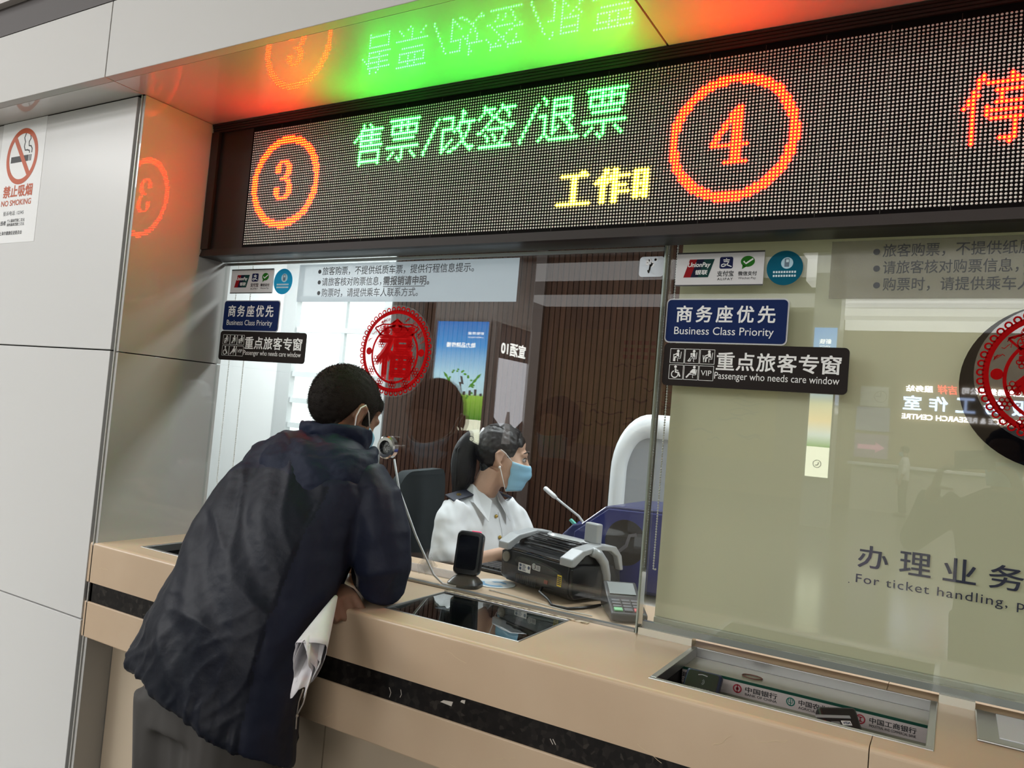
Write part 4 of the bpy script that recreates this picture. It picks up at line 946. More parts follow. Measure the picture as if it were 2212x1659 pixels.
# things lying in the tray below the closed window
t = thing('bank_label_shelf', 'cream shelf inside the tray, its edge labelled with four bank names', 'shelf', (1.93, 0.28, 1.0))
x0, x1 = 1.700, 2.160
MB().box((x0, 0.246, 0.985), (x1, 0.339, 1.031)).build('shelf', mat('cream_shelf', (0.24, 0.235, 0.17), rough=0.25), t)
MB().box((x0, 0.2452, 1.0262), (x1, 0.246, 1.0318)).build('green_edge', mat('dark_green_strip', (0.008, 0.05, 0.032), rough=0.3), t)
MB().box((x0, 0.2450, 0.9990), (x1, 0.246, 1.0262)).build('label_strip', mat('pale_label_strip', (0.42, 0.37, 0.345), rough=0.4), t)
z = 0.9995
for cn, en, x, w_ in (('建设银行', 'CONSTRUCTION BANK', 1.700, 0.072), ('中国银行', 'BANK OF CHINA', 1.832, 0.062), ('中国农业银行', 'AGRICULTURAL BANK', 1.935, 0.078), ('中国工商银行', 'INDUSTRIAL AND COMMERCIAL BANK', 2.062, 0.078)):
    F = Flat((0, 0.2450, 0)); F.text(cn, x, z+0.0115, w=w_, h=0.0105, bold=0.02); F.text(en, x, z+0.0045, w=w_, h=0.0048, bold=0.01); F.done('bank_lettering', M_kprint, t)
F = Flat((0, 0.2450, 0)); F.ring(1.816, z+0.014, 0.0062, 0.0088, 24); F.rect(1.8150, z+0.0055, 1.8170, z+0.0225); F.rect(1.8130, z+0.0115, 1.8190, z+0.0165)
F.done('red_bank_mark', mat('dark_red_print', (0.30, 0.015, 0.03)), t)
F = Flat((0, 0.2450, 0)); F.ring(2.046, z+0.014, 0.0066, 0.0088, 24); F.rect(2.0420, z+0.0170, 2.0500, z+0.0185); F.rect(2.0420, z+0.0095, 2.0500, z+0.0110); F.rect(2.0450, z+0.0095, 2.0470, z+0.0185); F.done('red_bank_mark', mat('dark_red_print', (0.30, 0.015, 0.03)), t)
F = Flat((0, 0.2450, 0)); F.ring(1.920, z+0.014, 0.0062, 0.0084, 24); F.stroke([(1.9165, z+0.019), (1.9165, z+0.012), (1.9235, z+0.012), (1.9235, z+0.019)], 0.0014); F.rect(1.9192, z+0.007, 1.9208, z+0.0205); F.done('green_bank_mark', mat('dark_green_print', (0.01, 0.12, 0.09)), t)
rb = MB(); rb.tube([(1.836+0.020*math.cos(a), 0.283+0.012*math.sin(a), 1.0325) for a in [2*math.pi*k/28 for k in range(28)]], 0.0013, 6, closed=True)
tag(rb.build('rubber_band', mat('brown_rubber', (0.10, 0.035, 0.02), rough=0.6), smooth=True), 'brown rubber band lying on the cream shelf of the card tray', 'rubber band')
def slab4(tl, tr_, br, bl_, th):
    tl, tr_, br, bl_ = map(Vector, (tl, tr_, br, bl_)); n = (tr_-tl).cross(bl_-tl).normalized(); return [tl, tr_, br, bl_], n*th
rd = thing('card_reader', 'black card reader with navy edges leaning in the left end of the card tray', 'card reader', (1.75, 0.21, 0.96))
c1, c2, c3, c4 = Vector((1.722, 0.205, 1.046)), Vector((1.795, 0.205, 1.046)), Vector((1.795, 0.130, 0.975)), Vector((1.722, 0.130, 0.975))
q, d = slab4(c1, c2, c3, c4, -0.018); b = MB(); b.prism(q, d if d.z < 0 else -d); b.build('case', mat('navy_reader_case', (0.015, 0.025, 0.06), rough=0.4), rd, bevel=0.006, seg=3)
u, v = (c2-c1).normalized(), (c1-c4).normalized()
F = Flat(c4, u, v, e=0.0008); F.rect(0.005, 0.006, 0.068, 0.098, r=0.006); F.done('face', M_blackp, rd)
F = Flat(c4+F.n*0.0008, u, v)
F.ring(0.035, 0.076, 0.004, 0.0048, 16, a0=-60, a1=60); F.ring(0.035, 0.076, 0.0065, 0.0073, 16, a0=-60, a1=60); F.stroke([(0.026, 0.090), (0.034, 0.092), (0.045, 0.0905)], 0.002)
for k in range(7): F.rect(0.016+k*0.006, 0.060, 0.020+k*0.006, 0.0615)
F.done('print', mat('dim_grey_print', (0.20, 0.20, 0.21)), rd)
rd2 = thing('card_reader', 'black handheld card terminal with card logos lying slanted in the card tray', 'card reader', (2.03, 0.15, 0.96))
c1, c2 = Vector((1.980, 0.165, 1.044)), Vector((2.040, 0.212, 1.044)); c4 = Vector((2.020, 0.085, 0.985)); c3 = c4+(c2-c1)
q, d = slab4(c1, c2, c3, c4, -0.020); b = MB(); b.prism(q, d if d.z < 0 else -d); b.build('case', M_blackp, rd2, bevel=0.006, seg=3)
u = (c2-c1).normalized(); n_ = u.cross((c1-c4)).normalized(); v = n_.cross(u)
F = Flat(c4, u, v, e=0.0008); F.rect(0.004, 0.080, 0.072, 0.086); F.done('grey_strip', mat('dim_grey_strip', (0.30, 0.30, 0.31)), rd2)
F = Flat(c4, u, v, e=0.0008); F.rect(0.012, 0.030, 0.066, 0.046); F.done('display', mat('dim_lcd', (0.05, 0.055, 0.05), rough=0.2), rd2)
F = Flat(c4, u, v, e=0.0008); F.rect(0.050, 0.066, 0.068, 0.075); F.done('card_badge', M_wprint, rd2)
F = Flat(c4, u, v, e=0.0012); F.text('VISA', 0.052, 0.068, w=0.014, h=0.005, shear=0.2, bold=0.02, lift=0.0012); F.done('badge_lettering', M_navy, rd2)
F = Flat(c4, u, v, e=0.0008); F.disc(0.013, 0.071, 0.0035, n=14); F.done('orange_dot', mat('orange_dot', (0.55, 0.20, 0.03)), rd2)
F = Flat(c4, u, v, e=0.0012); F.disc(0.018, 0.071, 0.0035, n=14); F.done('red_dot', mat('red_dot', (0.40, 0.02, 0.02)), rd2)
F = Flat(c4, u, v, e=0.0008); F.ring(0.036, 0.058, 0.003, 0.0038, 14, a0=-60, a1=60); F.ring(0.036, 0.058, 0.0055, 0.0063, 14, a0=-60, a1=60); F.rect(0.030, 0.068, 0.046, 0.073); F.done('print', mat('dim_grey_print', (0.20, 0.20, 0.21)), rd2)
rd3 = thing('card_reader', 'dark card reader lying deep in the tray left of the leaning man', 'card reader', (0.33, 0.2, 0.98))
MB().box((0.30, 0.13, 0.965), (0.42, 0.27, 0.995)).build('case', M_blackp, rd3, bevel=0.006); MB().box((0.305, 0.14, 0.995), (0.415, 0.24, 0.9965)).build('face', mat('gloss_navy_face', (0.02, 0.03, 0.07), rough=0.08, coat=1.0), rd3)
bx = thing('cable_box', 'low black box lying along the front of the card tray', 'box', (1.88, 0.1, 0.94)); MB().box((1.80, 0.075, 0.945), (1.965, 0.120, 1.000)).build('box', M_blackp, bx, bevel=0.003)
F = Flat((1.80, 0.075, 1.0003), (1, 0, 0), (0, 1, 0)); F.text('e', 0.02, 0.015, h=0.012, shear=0.2); F.stroke([(0.034, 0.020), (0.046, 0.020)], 0.003); F.done('mark', mat('dim_white_print', (0.45, 0.45, 0.45)), bx)
# ------------------------------------------------------------------ people
def skin_mat(name, col): return mat(name, col, rough=0.55, bump=0.08, bscale=250, var=0.08, vscale=14)
def V(*a): return Vector(a)

def head_parts(b, M, k=1.0, ears=True):
    """cranium, face, jaw, nose, lips, ears in head space (x right, y forward, z up), origin mid-head"""
    def e(c, r): b.ball(c, r, 20, 14, M)
    e((0, -0.016, 0.032), (0.077, 0.097, 0.086)); e((0, 0.032, -0.012), (0.066, 0.064, 0.080)); e((0, 0.034, -0.070), (0.052, 0.054, 0.050))
    e((0, 0.070, -0.100), (0.022, 0.019, 0.017)); e((0, 0.076, 0.024), (0.052, 0.020, 0.016)); e((0, 0.060, 0.052), (0.060, 0.021, 0.036))
    for s in (-1, 1): e((s*0.040, 0.062, -0.024), (0.024, 0.026, 0.026)); e((s*0.012, 0.094, -0.040), (0.009, 0.012, 0.009))
    e((0, 0.100, -0.036), (0.012, 0.016, 0.012)); b.tube([M @ V(0, 0.084, 0.014), M @ V(0, 0.094, -0.010), M @ V(0, 0.106, -0.034)], [0.009, 0.010, 0.011], 10)
    e((0, 0.086, -0.064), (0.024, 0.011, 0.008)); e((0, 0.084, -0.077), (0.021, 0.011, 0.008))
    if ears:
        for s in (-1, 1):
            pts = [(s*0.076, 0.006, -0.030), (s*0.080, 0.000, -0.034), (s*0.083, -0.010, -0.022), (s*0.088, -0.022, -0.004), (s*0.090, -0.024, 0.012), (s*0.088, -0.014, 0.023), (s*0.083, 0.000, 0.022), (s*0.078, 0.008, 0.010)]
            b.tube([M @ V(*p) for p in pts], [0.0055, 0.0075, 0.0062, 0.0058, 0.0055, 0.0055, 0.0055, 0.005], 8)
            b.ball((s*0.080, -0.009, -0.002), (0.006, 0.014, 0.022), 12, 8, M)
def limb(b, pts, rad, n=16): b.tube(pts, rad, n)
def finger(b, p, d, nrm, ls, r, curl):
    """three joints bending towards -nrm"""
    q = Vector(p); ax = d.cross(nrm).normalized(); pts = [q.copy()]; rr = [r*1.08]
    for i, l in enumerate(ls):
        d = Matrix.Rotation(-curl[i], 3, ax) @ d; q = q+d*l; pts.append(q.copy()); rr.append(r*(0.97-0.09*i))
    b.tube(pts, rr, 9); b.ball(pts[-1], rr[-1]*1.02, 9, 7)
def hand(b, wrist, d, nrm, side=1, curl=(0.5, 0.7, 0.4), k=1.0, thumb=0.5):
    """palm + four fingers + thumb; d = pointing direction, nrm = back of the hand, side = +1 when the thumb is on d x nrm"""
    d = d.normalized(); nrm = (nrm-d*nrm.dot(d)).normalized(); sx = d.cross(nrm)*side
    c = wrist+d*0.045*k
    b.loft([(wrist-d*0.01, sx*0.025*k, nrm*0.018*k), (wrist+d*0.02*k, sx*0.033*k, nrm*0.016*k), (c+d*0.015*k, sx*0.040*k, nrm*0.015*k), (wrist+d*0.088*k, sx*0.039*k, nrm*0.012*k)], 18)
    for i, (o, l) in enumerate(((0.030, 0.95), (0.0102, 1.05), (-0.0098, 1.0), (-0.029, 0.80))):
        dd = (d+sx*o*2.2).normalized()
        finger(b, wrist+d*0.082*k+sx*o*k, dd, nrm, [0.042*l*k, 0.026*l*k, 0.022*l*k], 0.0086*k, [cc*(1+0.12*i) for cc in curl])
    t0 = wrist+d*0.022*k+sx*0.026*k-nrm*0.006*k; dd = (d*0.55+sx*0.75-nrm*0.35).normalized()
    finger(b, t0, dd, nrm, [0.036*k, 0.030*k, 0.024*k], 0.0100*k, [thumb*0.4, thumb*0.6, thumb*0.5])

def hair_shell(M, line, th=0.008, seed=1, grow=1.0, top=(0.079, 0.100, 0.090)):
    """cap of hair over the cranium; line(p) < 0 marks bare skin"""
    b = MB(); b.ball((0, 0, 0), 1.0, 72, 48); me = bpy.data.meshes.new('hair'); vs = []
    for v in b.v:
        d = Vector(v); c = V(0, -0.016, 0.032); p = V(d.x*top[0], d.y*top[1], d.z*top[2])
        q = c+p; f = line(q); off = th*grow*(0.6+0.5*noise.noise(q*70+V(seed, 0, 0))) if f > 0.010 else th*smooth_tri(-0.004, 0.010, f)-0.014*(1-smooth_tri(-0.006, 0.008, f))
        vs.append(M @ (c+p+d*off))
    me.from_pydata([tuple(v) for v in vs], [], b.f); me.polygons.foreach_set('use_smooth', [True]*len(me.polygons)); me.update(); return me
def stubble(me, n, l, seed, lay):
    """short hairs standing on a cap of hair"""
    r = random.Random(seed); b = MB(); vs = me.vertices; ps = [p for p in me.polygons]
    for k in range(n):
        p = r.choice(ps); q = Vector(p.center)+V(r.uniform(-1, 1), r.uniform(-1, 1), r.uniform(-1, 1))*0.003; d = (Vector(p.normal)+lay*0.5+V(r.uniform(-1, 1), r.uniform(-1, 1), r.uniform(-1, 1))*0.35).normalized()
        s = d.orthogonal().normalized()*0.00055; b.add([q-s, q+s, q+d*l*r.uniform(0.6, 1.1)], [(0, 1, 2)])
    return b
def mask_patch(M, name, parent, mats, k=1.0, white=None):
    """pleated surgical mask curved round nose and chin; returns its four side corners"""
    nu, nv = 25, 15; G_ = []
    for j in range(nv):
        v = j/(nv-1); z = -0.018-0.100*v*k
        for i in range(nu):
            u = -1+2*i/(nu-1); a = u*math.radians(74)
            bulge = 0.016*math.exp(-(u/0.28)**2)*max(0, 1-abs(v-0.32)/0.42)
            rx, ry = 0.071-0.012*v, 0.094-0.012*max(0, v-0.5)*2; y = 0.016+ry*math.cos(a)+bulge+0.004*math.sin(v*18)*0.4
            zz = z+0.016*(u*u)*(0.5-v)*1.2
            G_.append(M @ V(rx*1.06*math.sin(a), y, zz))
    b = MB(); fs = [(j*nu+i, j*nu+i+1, (j+1)*nu+i+1, (j+1)*nu+i) for j in range(nv-1) for i in range(nu-1)]
    b.add(G_, fs); o = b.build(name, mats, parent, smooth=True); sd = o.modifiers.new('thick', 'SOLIDIFY'); sd.thickness = 0.0018; sd.offset = 1
    bw = MB(); e1 = [G_[i]*1.0 for i in range(nu)]; bw.tube(e1, 0.0016, 6); e2 = [G_[(nv-1)*nu+i] for i in range(nu)]; bw.tube(e2, 0.0014, 6)
    bw.build('mask_edge', white or M_wprint, o, smooth=True)
    return o, (G_[0], G_[nu-1], G_[(nv-1)*nu], G_[nv*nu-1])
def fold(p, f=1.0): return noise.noise(p*f)

# ---------------------------------------------------------------- the man leaning on the counter
man = thing('person', 'man in a navy hooded windbreaker leaning on the counter with a roll of papers', 'person', (0.75, -0.16, 0.0))
MH = Matrix.Translation((0.776, 0.148, 1.492)) @ Matrix.Rotation(math.radians(-11), 4, 'Z') @ Matrix.Rotation(math.radians(-27), 4, 'X') @ Matrix.Diagonal((1.0, 1.0, 1.07, 1))
b = MB(); head_parts(b, MH)
limb(b, [MH @ V(0, -0.022, -0.05), (0.780, 0.118, 1.44), (0.778, 0.085, 1.36)], [0.060, 0.060, 0.066], 18)
b.loft([((0.747, -0.165, 0.84), (0.155, 0, 0), (0, 0.10, -0.04)), ((0.75, -0.14, 0.96), (0.150, 0, 0), (0, 0.095, -0.03)), ((0.76, -0.04, 1.14), (0.160, 0, 0), (0, 0.10, -0.045)), ((0.77, 0.04, 1.28), (0.170, 0, 0), (0, 0.10, -0.05)), ((0.777, 0.085, 1.37), (0.09, 0, 0), (0, 0.07, -0.03))], 28)
limb(b, [(0.93, 0.075, 1.33), (0.990, 0.085, 1.20), (1.008, 0.082, 1.116), (0.94, 0.16, 1.100), (0.845, 0.225, 1.090)], [0.050, 0.044, 0.036, 0.034, 0.028])
hand(b, V(0.845, 0.225, 1.088), V(-0.9, 0.45, -0.05), V(0, 0, 1), side=1, curl=(0.25, 0.35, 0.3))
limb(b, [(0.62, 0.075, 1.33), (0.565, 0.08, 1.20), (0.555, 0.066, 1.112), (0.70, 0.050, 1.100), (0.885, 0.020, 1.090)], [0.050, 0.044, 0.036, 0.034, 0.027])
hand(b, V(0.885, 0.018, 1.088), V(1.0, -0.20, -0.28), V(0.15, -0.45, 0.85), side=-1, curl=(0.75, 0.95, 0.6), thumb=0.8)
for hx, kx, ax in ((0.665, 0.645, 0.640), (0.835, 0.855, 0.850)):
    limb(b, [(hx, -0.165, 0.86), (hx, -0.160, 0.74), (kx, -0.125, 0.47), (ax, -0.185, 0.09)], [0.095, 0.090, 0.062, 0.042])
    limb(b, [(ax, -0.215, 0.05), (ax, -0.11, 0.045), (ax, -0.03, 0.035)], [0.036, 0.038, 0.028])
me = remeshed(b, 0.0048, 5)
body = mesh_obj('body', me, skin_mat('man_skin', (0.255, 0.135, 0.085)), man)
# hair cropped short: a thin pelt over the scalp, thinning out at nape and temples
def lerp_pts(P_, y):
    for (a, za), (c, zc) in zip(P_, P_[1:]):
        if y <= c: return za+(zc-za)*smooth_tri(a, c, y)
    return P_[-1][1]
def man_line(q):
    lo = lerp_pts([(-0.20, -0.056), (-0.075, -0.056), (-0.045, -0.046), (-0.034, -0.030), (-0.020, 0.024), (0.010, 0.024), (0.020, -0.008), (0.040, -0.004), (0.056, 0.050), (0.2, 0.060)], q.y)
    f = min(q.z-lo, 0.6*(0.056-q.y)+0.22*max(0, q.z-0.035))
    if abs(q.x) > 0.0785 and -0.050 < q.z < 0.030 and -0.040 < q.y < 0.020: f = -0.05
    return f
def pelt(me_b, inv, M, line, th, seed, soft=0.016):
    """hair grown from the skin it covers; me_b is in world space"""
    L3 = inv.to_3x3(); vs = []; idx = {}; fs = []
    F_ = [line(inv @ v.co) if (inv @ v.co).z > -0.13 and (inv @ v.co).length < 0.17 else -1 for v in me_b.vertices]
    T = -0.004; cut = {}
    polys = [tuple(p.vertices) for p in me_b.polygons if max(F_[i] for i in p.vertices) > T]
    for pv in polys:                       # bring the rim of the pelt onto the hairline itself
        for k in range(len(pv)):
            i, j = pv[k], pv[(k+1) % len(pv)]
            if (F_[i] > T) != (F_[j] > T):
                o, q = (i, j) if F_[i] < F_[j] else (j, i); t = max(0.0, min(1.0, (T-F_[o])/(F_[q]-F_[o])))
                if F_[o] <= -0.9: t = 0.5
                cut.setdefault(o, []).append(me_b.vertices[o].co.lerp(me_b.vertices[q].co, t))
    for pv in polys:
        if any(F_[i] <= T and i not in cut for i in pv) and len(pv) > 3 and sum(F_[i] > T for i in pv) < 1: continue
        f = []
        for i in pv:
            if F_[i] <= T and i not in cut: continue
            if i not in idx:
                idx[i] = len(vs); v = me_b.vertices[i]; q = sum(cut[i], Vector())/len(cut[i]) if i in cut and F_[i] <= T else v.co
                k = smooth_tri(T, soft, F_[i]); vs.append(q+v.normal*(th*k*(0.8+0.35*noise.noise(q*90+V(seed, 0, 0)))+0.0005))
            f.append(idx[i])
        if len(f) >= 3: fs.append(tuple(f))
    m = bpy.data.meshes.new('hair'); m.from_pydata([tuple(v) for v in vs], [], fs); m.polygons.foreach_set('use_smooth', [True]*len(m.polygons)); m.update(); return m
def bristles(me_b, inv, line, n, l, seed, lay, th, lo=-0.016, hi=0.02):
    r = random.Random(seed); b = MB(); cand = [(p, line(inv @ p.center)) for p in me_b.polygons if (inv @ p.center).z > -0.13 and (inv @ p.center).length < 0.17]
    cand = [(p, f) for p, f in cand if f > lo]
    for k in range(n):
        p, f = r.choice(cand)
        if r.random() > smooth_tri(lo, hi*0.5, f)**1.5: continue
        q = p.center+V(r.uniform(-1, 1), r.uniform(-1, 1), r.uniform(-1, 1))*0.0028+p.normal*(th*0.75*smooth_tri(-0.004, hi, f))
        d = (p.normal+lay*0.6+V(r.uniform(-1, 1), r.uniform(-1, 1), r.uniform(-1, 1))*0.40).normalized(); s_ = d.orthogonal().normalized()*0.0005
        b.add([q-s_, q+s_, q+d*l*r.uniform(0.5, 1.15)*(0.45+0.55*smooth_tri(lo, hi, f))], [(0, 1, 2)])
    return b
W_me = body.data.copy(); W_me.transform(world_of(body)); W_me.update()
inv = MH.inverted()
M_crop = mat('cropped_black_hair', (0.014, 0.0105, 0.0085), rough=0.8, spec=0.2, bump=0.8, bscale=420)
hair = mesh_obj('hair', pelt(W_me, inv, MH, man_line, 0.0055, 1), M_crop, man)
bristles(W_me, inv, man_line, 20000, 0.0042, 4, MH.to_3x3() @ V(0, -0.35, -0.7), 0.0055, lo=-0.024).build('short_hairs', M_crop, hair)
mo, cs = mask_patch(MH, 'surgical_mask', man, mat('mask_blue', (0.26, 0.50, 0.66), rough=0.7, bump=0.15, bscale=120))
M_loop = mat('white_elastic', (0.78, 0.78, 0.77), rough=0.6)
for s, (ct_, cb_) in ((1, (cs[1], cs[3])), (-1, (cs[0], cs[2]))):
    MB().tube([ct_, MH @ V(s*0.083, 0.010, 0.018), MH @ V(s*0.088, -0.012, 0.027), MH @ V(s*0.094, -0.026, 0.012), MH @ V(s*0.091, -0.024, -0.010), MH @ V(s*0.083, -0.006, -0.035), cb_], 0.0016, 6).build('ear_loop', M_loop, mo, smooth=True)
# trousers
b = MB()
b.loft([((0.747, -0.165, 0.90), (0.170, 0, 0), (0, 0.110, -0.03)), ((0.748, -0.168, 0.78), (0.185, 0, 0), (0, 0.118, 0))], 28)
limb(b, [(0.749, -0.170, 0.86), (0.749, -0.165, 0.70), (0.749, -0.150, 0.58)], [0.10, 0.098, 0.05], 20)
for hx, kx, ax in ((0.660, 0.640, 0.640), (0.838, 0.858, 0.850)):
    limb(b, [(hx, -0.168, 0.84), (hx+(0.749-hx)*0.10, -0.165, 0.72), (kx+(0.749-kx)*0.10, -0.140, 0.47), (ax, -0.180, 0.25), (ax, -0.185, 0.075)], [0.108, 0.108, 0.100, 0.090, 0.084], 22)
me = remeshed(b, 0.008, 6)
def trouser_folds(p):
    return 0.007*fold(V(p.x*16, p.y*12, p.z*3.2))+0.003*fold(V(p.x*40, p.y*30, p.z*7))
displace(me, trouser_folds)
mesh_obj('trousers', me, mat('charcoal_trouser_cloth', (0.070, 0.064, 0.060), rough=0.75, bump=0.1, bscale=700), man)
for ax in (0.640, 0.850):
    b = MB(); b.loft([((ax, -0.145, 0.0), (0.048, 0, 0), (0, 0.135, 0), 0.7), ((ax, -0.145, 0.03), (0.050, 0, 0), (0, 0.137, 0), 0.7), ((ax, -0.165, 0.065), (0.044, 0, 0), (0, 0.105, 0), 0.8), ((ax, -0.200, 0.10), (0.042, 0, 0), (0, 0.055, 0))], 28); b.build('shoe', M_blackp, man, smooth=True)
# windbreaker
b = MB(); ex = 0.85
RJ = [((0.745, -0.160, 0.800), (0.226, 0, -0.058), (0, 0.135, -0.062)), ((0.748, -0.158, 0.850), (0.222, 0, -0.045), (0, 0.128, -0.058)), ((0.750, -0.150, 0.930), (0.214, 0, -0.020), (0, 0.122, -0.052)),
      ((0.755, -0.118, 1.02), (0.208, 0, -0.008), (0, 0.122, -0.050)), ((0.760, -0.070, 1.12), (0.208, 0, 0), (0, 0.124, -0.054)), ((0.766, -0.015, 1.215), (0.210, 0, 0), (0, 0.124, -0.058)), ((0.772, 0.036, 1.300), (0.208, 0, 0), (0, 0.116, -0.056)),
      ((0.776, 0.072, 1.360), (0.178, 0, -0.010), (0, 0.100, -0.050)), ((0.778, 0.098, 1.402), (0.118, 0, 0), (0, 0.084, -0.036)), ((0.780, 0.118, 1.430), (0.080, 0, 0), (0, 0.076, -0.020)), ((0.780, 0.130, 1.456), (0.074, 0, 0), (0, 0.074, -0.014))]
b.loft([(*r, ex) for r in RJ], 40)
limb(b, [(0.915, 0.072, 1.335), (0.958, 0.080, 1.290), (0.992, 0.082, 1.210), (1.012, 0.080, 1.130), (1.014, 0.078, 1.112), (0.960, 0.135, 1.108), (0.880, 0.200, 1.102)], [0.074, 0.076, 0.074, 0.068, 0.060, 0.055, 0.046], 24)
limb(b, [(0.640, 0.072, 1.345), (0.595, 0.078, 1.300), (0.560, 0.080, 1.210), (0.545, 0.070, 1.125), (0.560, 0.060, 1.108), (0.70, 0.048, 1.104), (0.835, 0.030, 1.100)], [0.074, 0.076, 0.072, 0.064, 0.058, 0.053, 0.042], 24)
me = remeshed(b, 0.0068, 7)
def jacket_folds(p):
    hem = 1-smooth_tri(0.80, 0.95, p.z)
    dg = V((p.x*0.80+p.z*0.55)*15, p.y*9, (p.z*0.45-p.x*0.4)*3.0)
    d = 0.0125*fold(dg)+0.0055*fold(V(p.x*22+p.z*9, p.y*18, p.z*8)+V(3, 1, 0))
    rg = 1-min(1, 2.2*abs(fold(V((p.x*0.75+p.z*0.60)*10+2, p.y*7, (p.z*0.5-p.x*0.35)*2.2)))); d += 0.0075*rg**3
    rg = 1-min(1, 2.4*abs(fold(V(p.x*17-p.z*15, p.y*12+5, p.z*6+p.x*5)))); d += 0.0035*rg**3*smooth_tri(1.25, 0.95, p.z)
    d += 0.0016*abs(fold(p*44))+hem*(0.0060*fold(V(p.x*60, p.y*60, p.z*16)))
    if p.x > 0.93 and p.z < 1.33: d = 0.35*d+0.004*fold(V(p.x*34, p.y*34, p.z*5))+0.002*fold(V(p.x*14, p.y*14, p.z*34))
    return d
displace(me, jacket_folds)
M_jack = mat('navy_windbreaker', (0.0058, 0.0078, 0.0165), rough=0.50, spec=0.25, bump=0.25, bscale=55, bdist=0.004)
M_yoke = mat('slate_navy_yoke', (0.0100, 0.0130, 0.030), rough=0.55, spec=0.25, bump=0.2, bscale=55, bdist=0.004)
jk = mesh_obj('windbreaker', me, [M_jack, M_yoke], man)
off = Vector((0.75, -0.16, 0.0))
for p in me.polygons:
    q = p.center+off
    # shoulder yoke and the right sleeve are of the lighter cloth
    arm = q.x-0.935-0.10*smooth_tri(1.30, 1.10, q.z)*0.0 > 0
    yk = q.z > 1.300+0.055*math.cos((q.x-0.775)*6.5)-0.03*smooth_tri(0.0, 0.12, q.y)
    p.material_index = 1 if (yk or arm) else 0
# hood lying folded on the shoulders: a bag of cloth round the back of the neck
b = MB(); n = 34; rs = []
for i in range(n+1):
    a = math.radians(-192+200*i/n); fade = math.sin(math.pi*min(1, max(0, i/n)))**0.25           # round the back of the neck from left front to right front
    ca, sa = math.cos(a), math.sin(a); back = max(0.0, -sa)
    R0 = 0.104+0.094*back**0.8+0.010*max(0, ca)
    cx, cy = 0.788+R0*1.06*ca+0.012*back, 0.120+R0*0.86*sa
    cz = 1.424-0.078*back-0.022*max(0, ca)
    w_ = (0.022+0.026*back)*(0.35+0.65*fade); h_ = (0.030+0.052*back**1.1)*(0.35+0.65*fade)
    rad = V(ca, sa, -0.25).normalized(); upv = V(0, 0.10, 1).normalized()
    tw = 0.45*back
    ax_ = (rad*math.cos(tw)-upv*math.sin(tw))*w_; bx_ = (upv*math.cos(tw)+rad*math.sin(tw)*-0.35)*h_
    c = V(cx, cy, cz); rs.append([c+ax_*math.copysign(abs(math.cos(t))**0.8, math.cos(t))+bx_*math.copysign(abs(math.sin(t))**0.8, math.sin(t)) for t in [2*math.pi*k/24 for k in range(24)]])
b.rings(rs)
rs = []
for i in range(36):
    a = 2*math.pi*i/36; ca, sa = math.cos(a), math.sin(a); back = max(0, -sa)
    c = V(0.780+0.084*ca, 0.124+0.080*sa, 1.434+0.008*back); rad = V(ca, sa, 0.0)
    rs.append([c+rad*(0.011*math.cos(t)+0.006*math.sin(t))+V(0, 0, 1)*(0.032*math.sin(t)) for t in [2*math.pi*k/14 for k in range(14)]])
b.rings(rs, closed=True)
me = remeshed(b, 0.0055, 5)
displace(me, lambda p: 0.007*fold(V(p.x*20+p.z*14, p.y*20, p.z*12))+0.0035*fold(V(p.x*26-p.z*40, p.y*30, p.z*52))+0.002*abs(fold(p*70)))
M_hood = mat('blue_slate_hood', (0.0105, 0.0150, 0.034), rough=0.62, spec=0.18, bump=0.3, bscale=70, bdist=0.004)
hd = mesh_obj('hood', me, M_hood, jk)
sp = []
for k in range(8):
    t = k/7; p = atY(690+(742-690)*t*0.9, 955+(1040-955)*t, -0.02); sp.append(p)
# papers, zip pull, hem logo
t = thing('paper_roll', 'loosely rolled white papers held in the leaning man\'s hand in front of the counter', 'papers', (0.87, -0.06, 0.95))
ap = atX(725, 1290, 0.985); bot = atX(672, 1400, 1.050)
def sheet(a0, a1, r0, r1, ln, dr, jag, seed):
    rn = random.Random(seed); b = MB(); n1, n2 = 22, 12; ax = (bot-ap).normalized(); u = ax.cross(V(0.35, 1, 0.1)).normalized(); v = ax.cross(u); ln = ln/0.165*(bot-ap).length
    gr = []
    for j in range(n2+1):
        s_ = j/n2
        for i in range(n1+1):
            a = math.radians(a0+(a1-a0)*i/n1); r = r0+(r1-r0)*s_
            e_ = ln*(1+jag*(0.5*math.sin(i*0.9+seed)+0.5*math.cos(i*0.37+seed*2))*s_) + dr*s_*s_*max(0, -math.cos(a-0.6))
            gr.append(ap+ax*(e_*s_)+u*(r*math.cos(a)*(1.0))+v*(r*math.sin(a)*0.8)+V(0, 0, -dr*0.35*s_**3*(1+math.sin(a*2+seed))))
    b.add(gr, [(j*(n1+1)+i, j*(n1+1)+i+1, (j+1)*(n1+1)+i+1, (j+1)*(n1+1)+i) for j in range(n2) for i in range(n1)]); return b
M_pap = mat('rolled_white_paper', (0.66, 0.64, 0.66), rough=0.6, var=0.05, vscale=40)
for k, (a0, a1, r0, r1, ln, dr, jag) in enumerate(((-150, 170, 0.006, 0.043, 0.165, 0.03, 0.03), (-140, 120, 0.006, 0.037, 0.175, 0.06, 0.07), (-60, 200, 0.005, 0.031, 0.19, 0.05, 0.10), (-190, 20, 0.004, 0.023, 0.205, 0.05, 0.12))):
    o = sheet(a0, a1, r0, r1, ln, dr, jag, k+1).build('sheet', M_pap, t, smooth=True); sd = o.modifiers.new('thick', 'SOLIDIFY'); sd.thickness = 0.0005
M_tape = mat('pale_cord', (0.50, 0.46, 0.42), rough=0.6)
z0 = atY(650, 1497, -0.105); z1 = atY(641, 1546, -0.11); z2 = atY(639, 1575, -0.112)
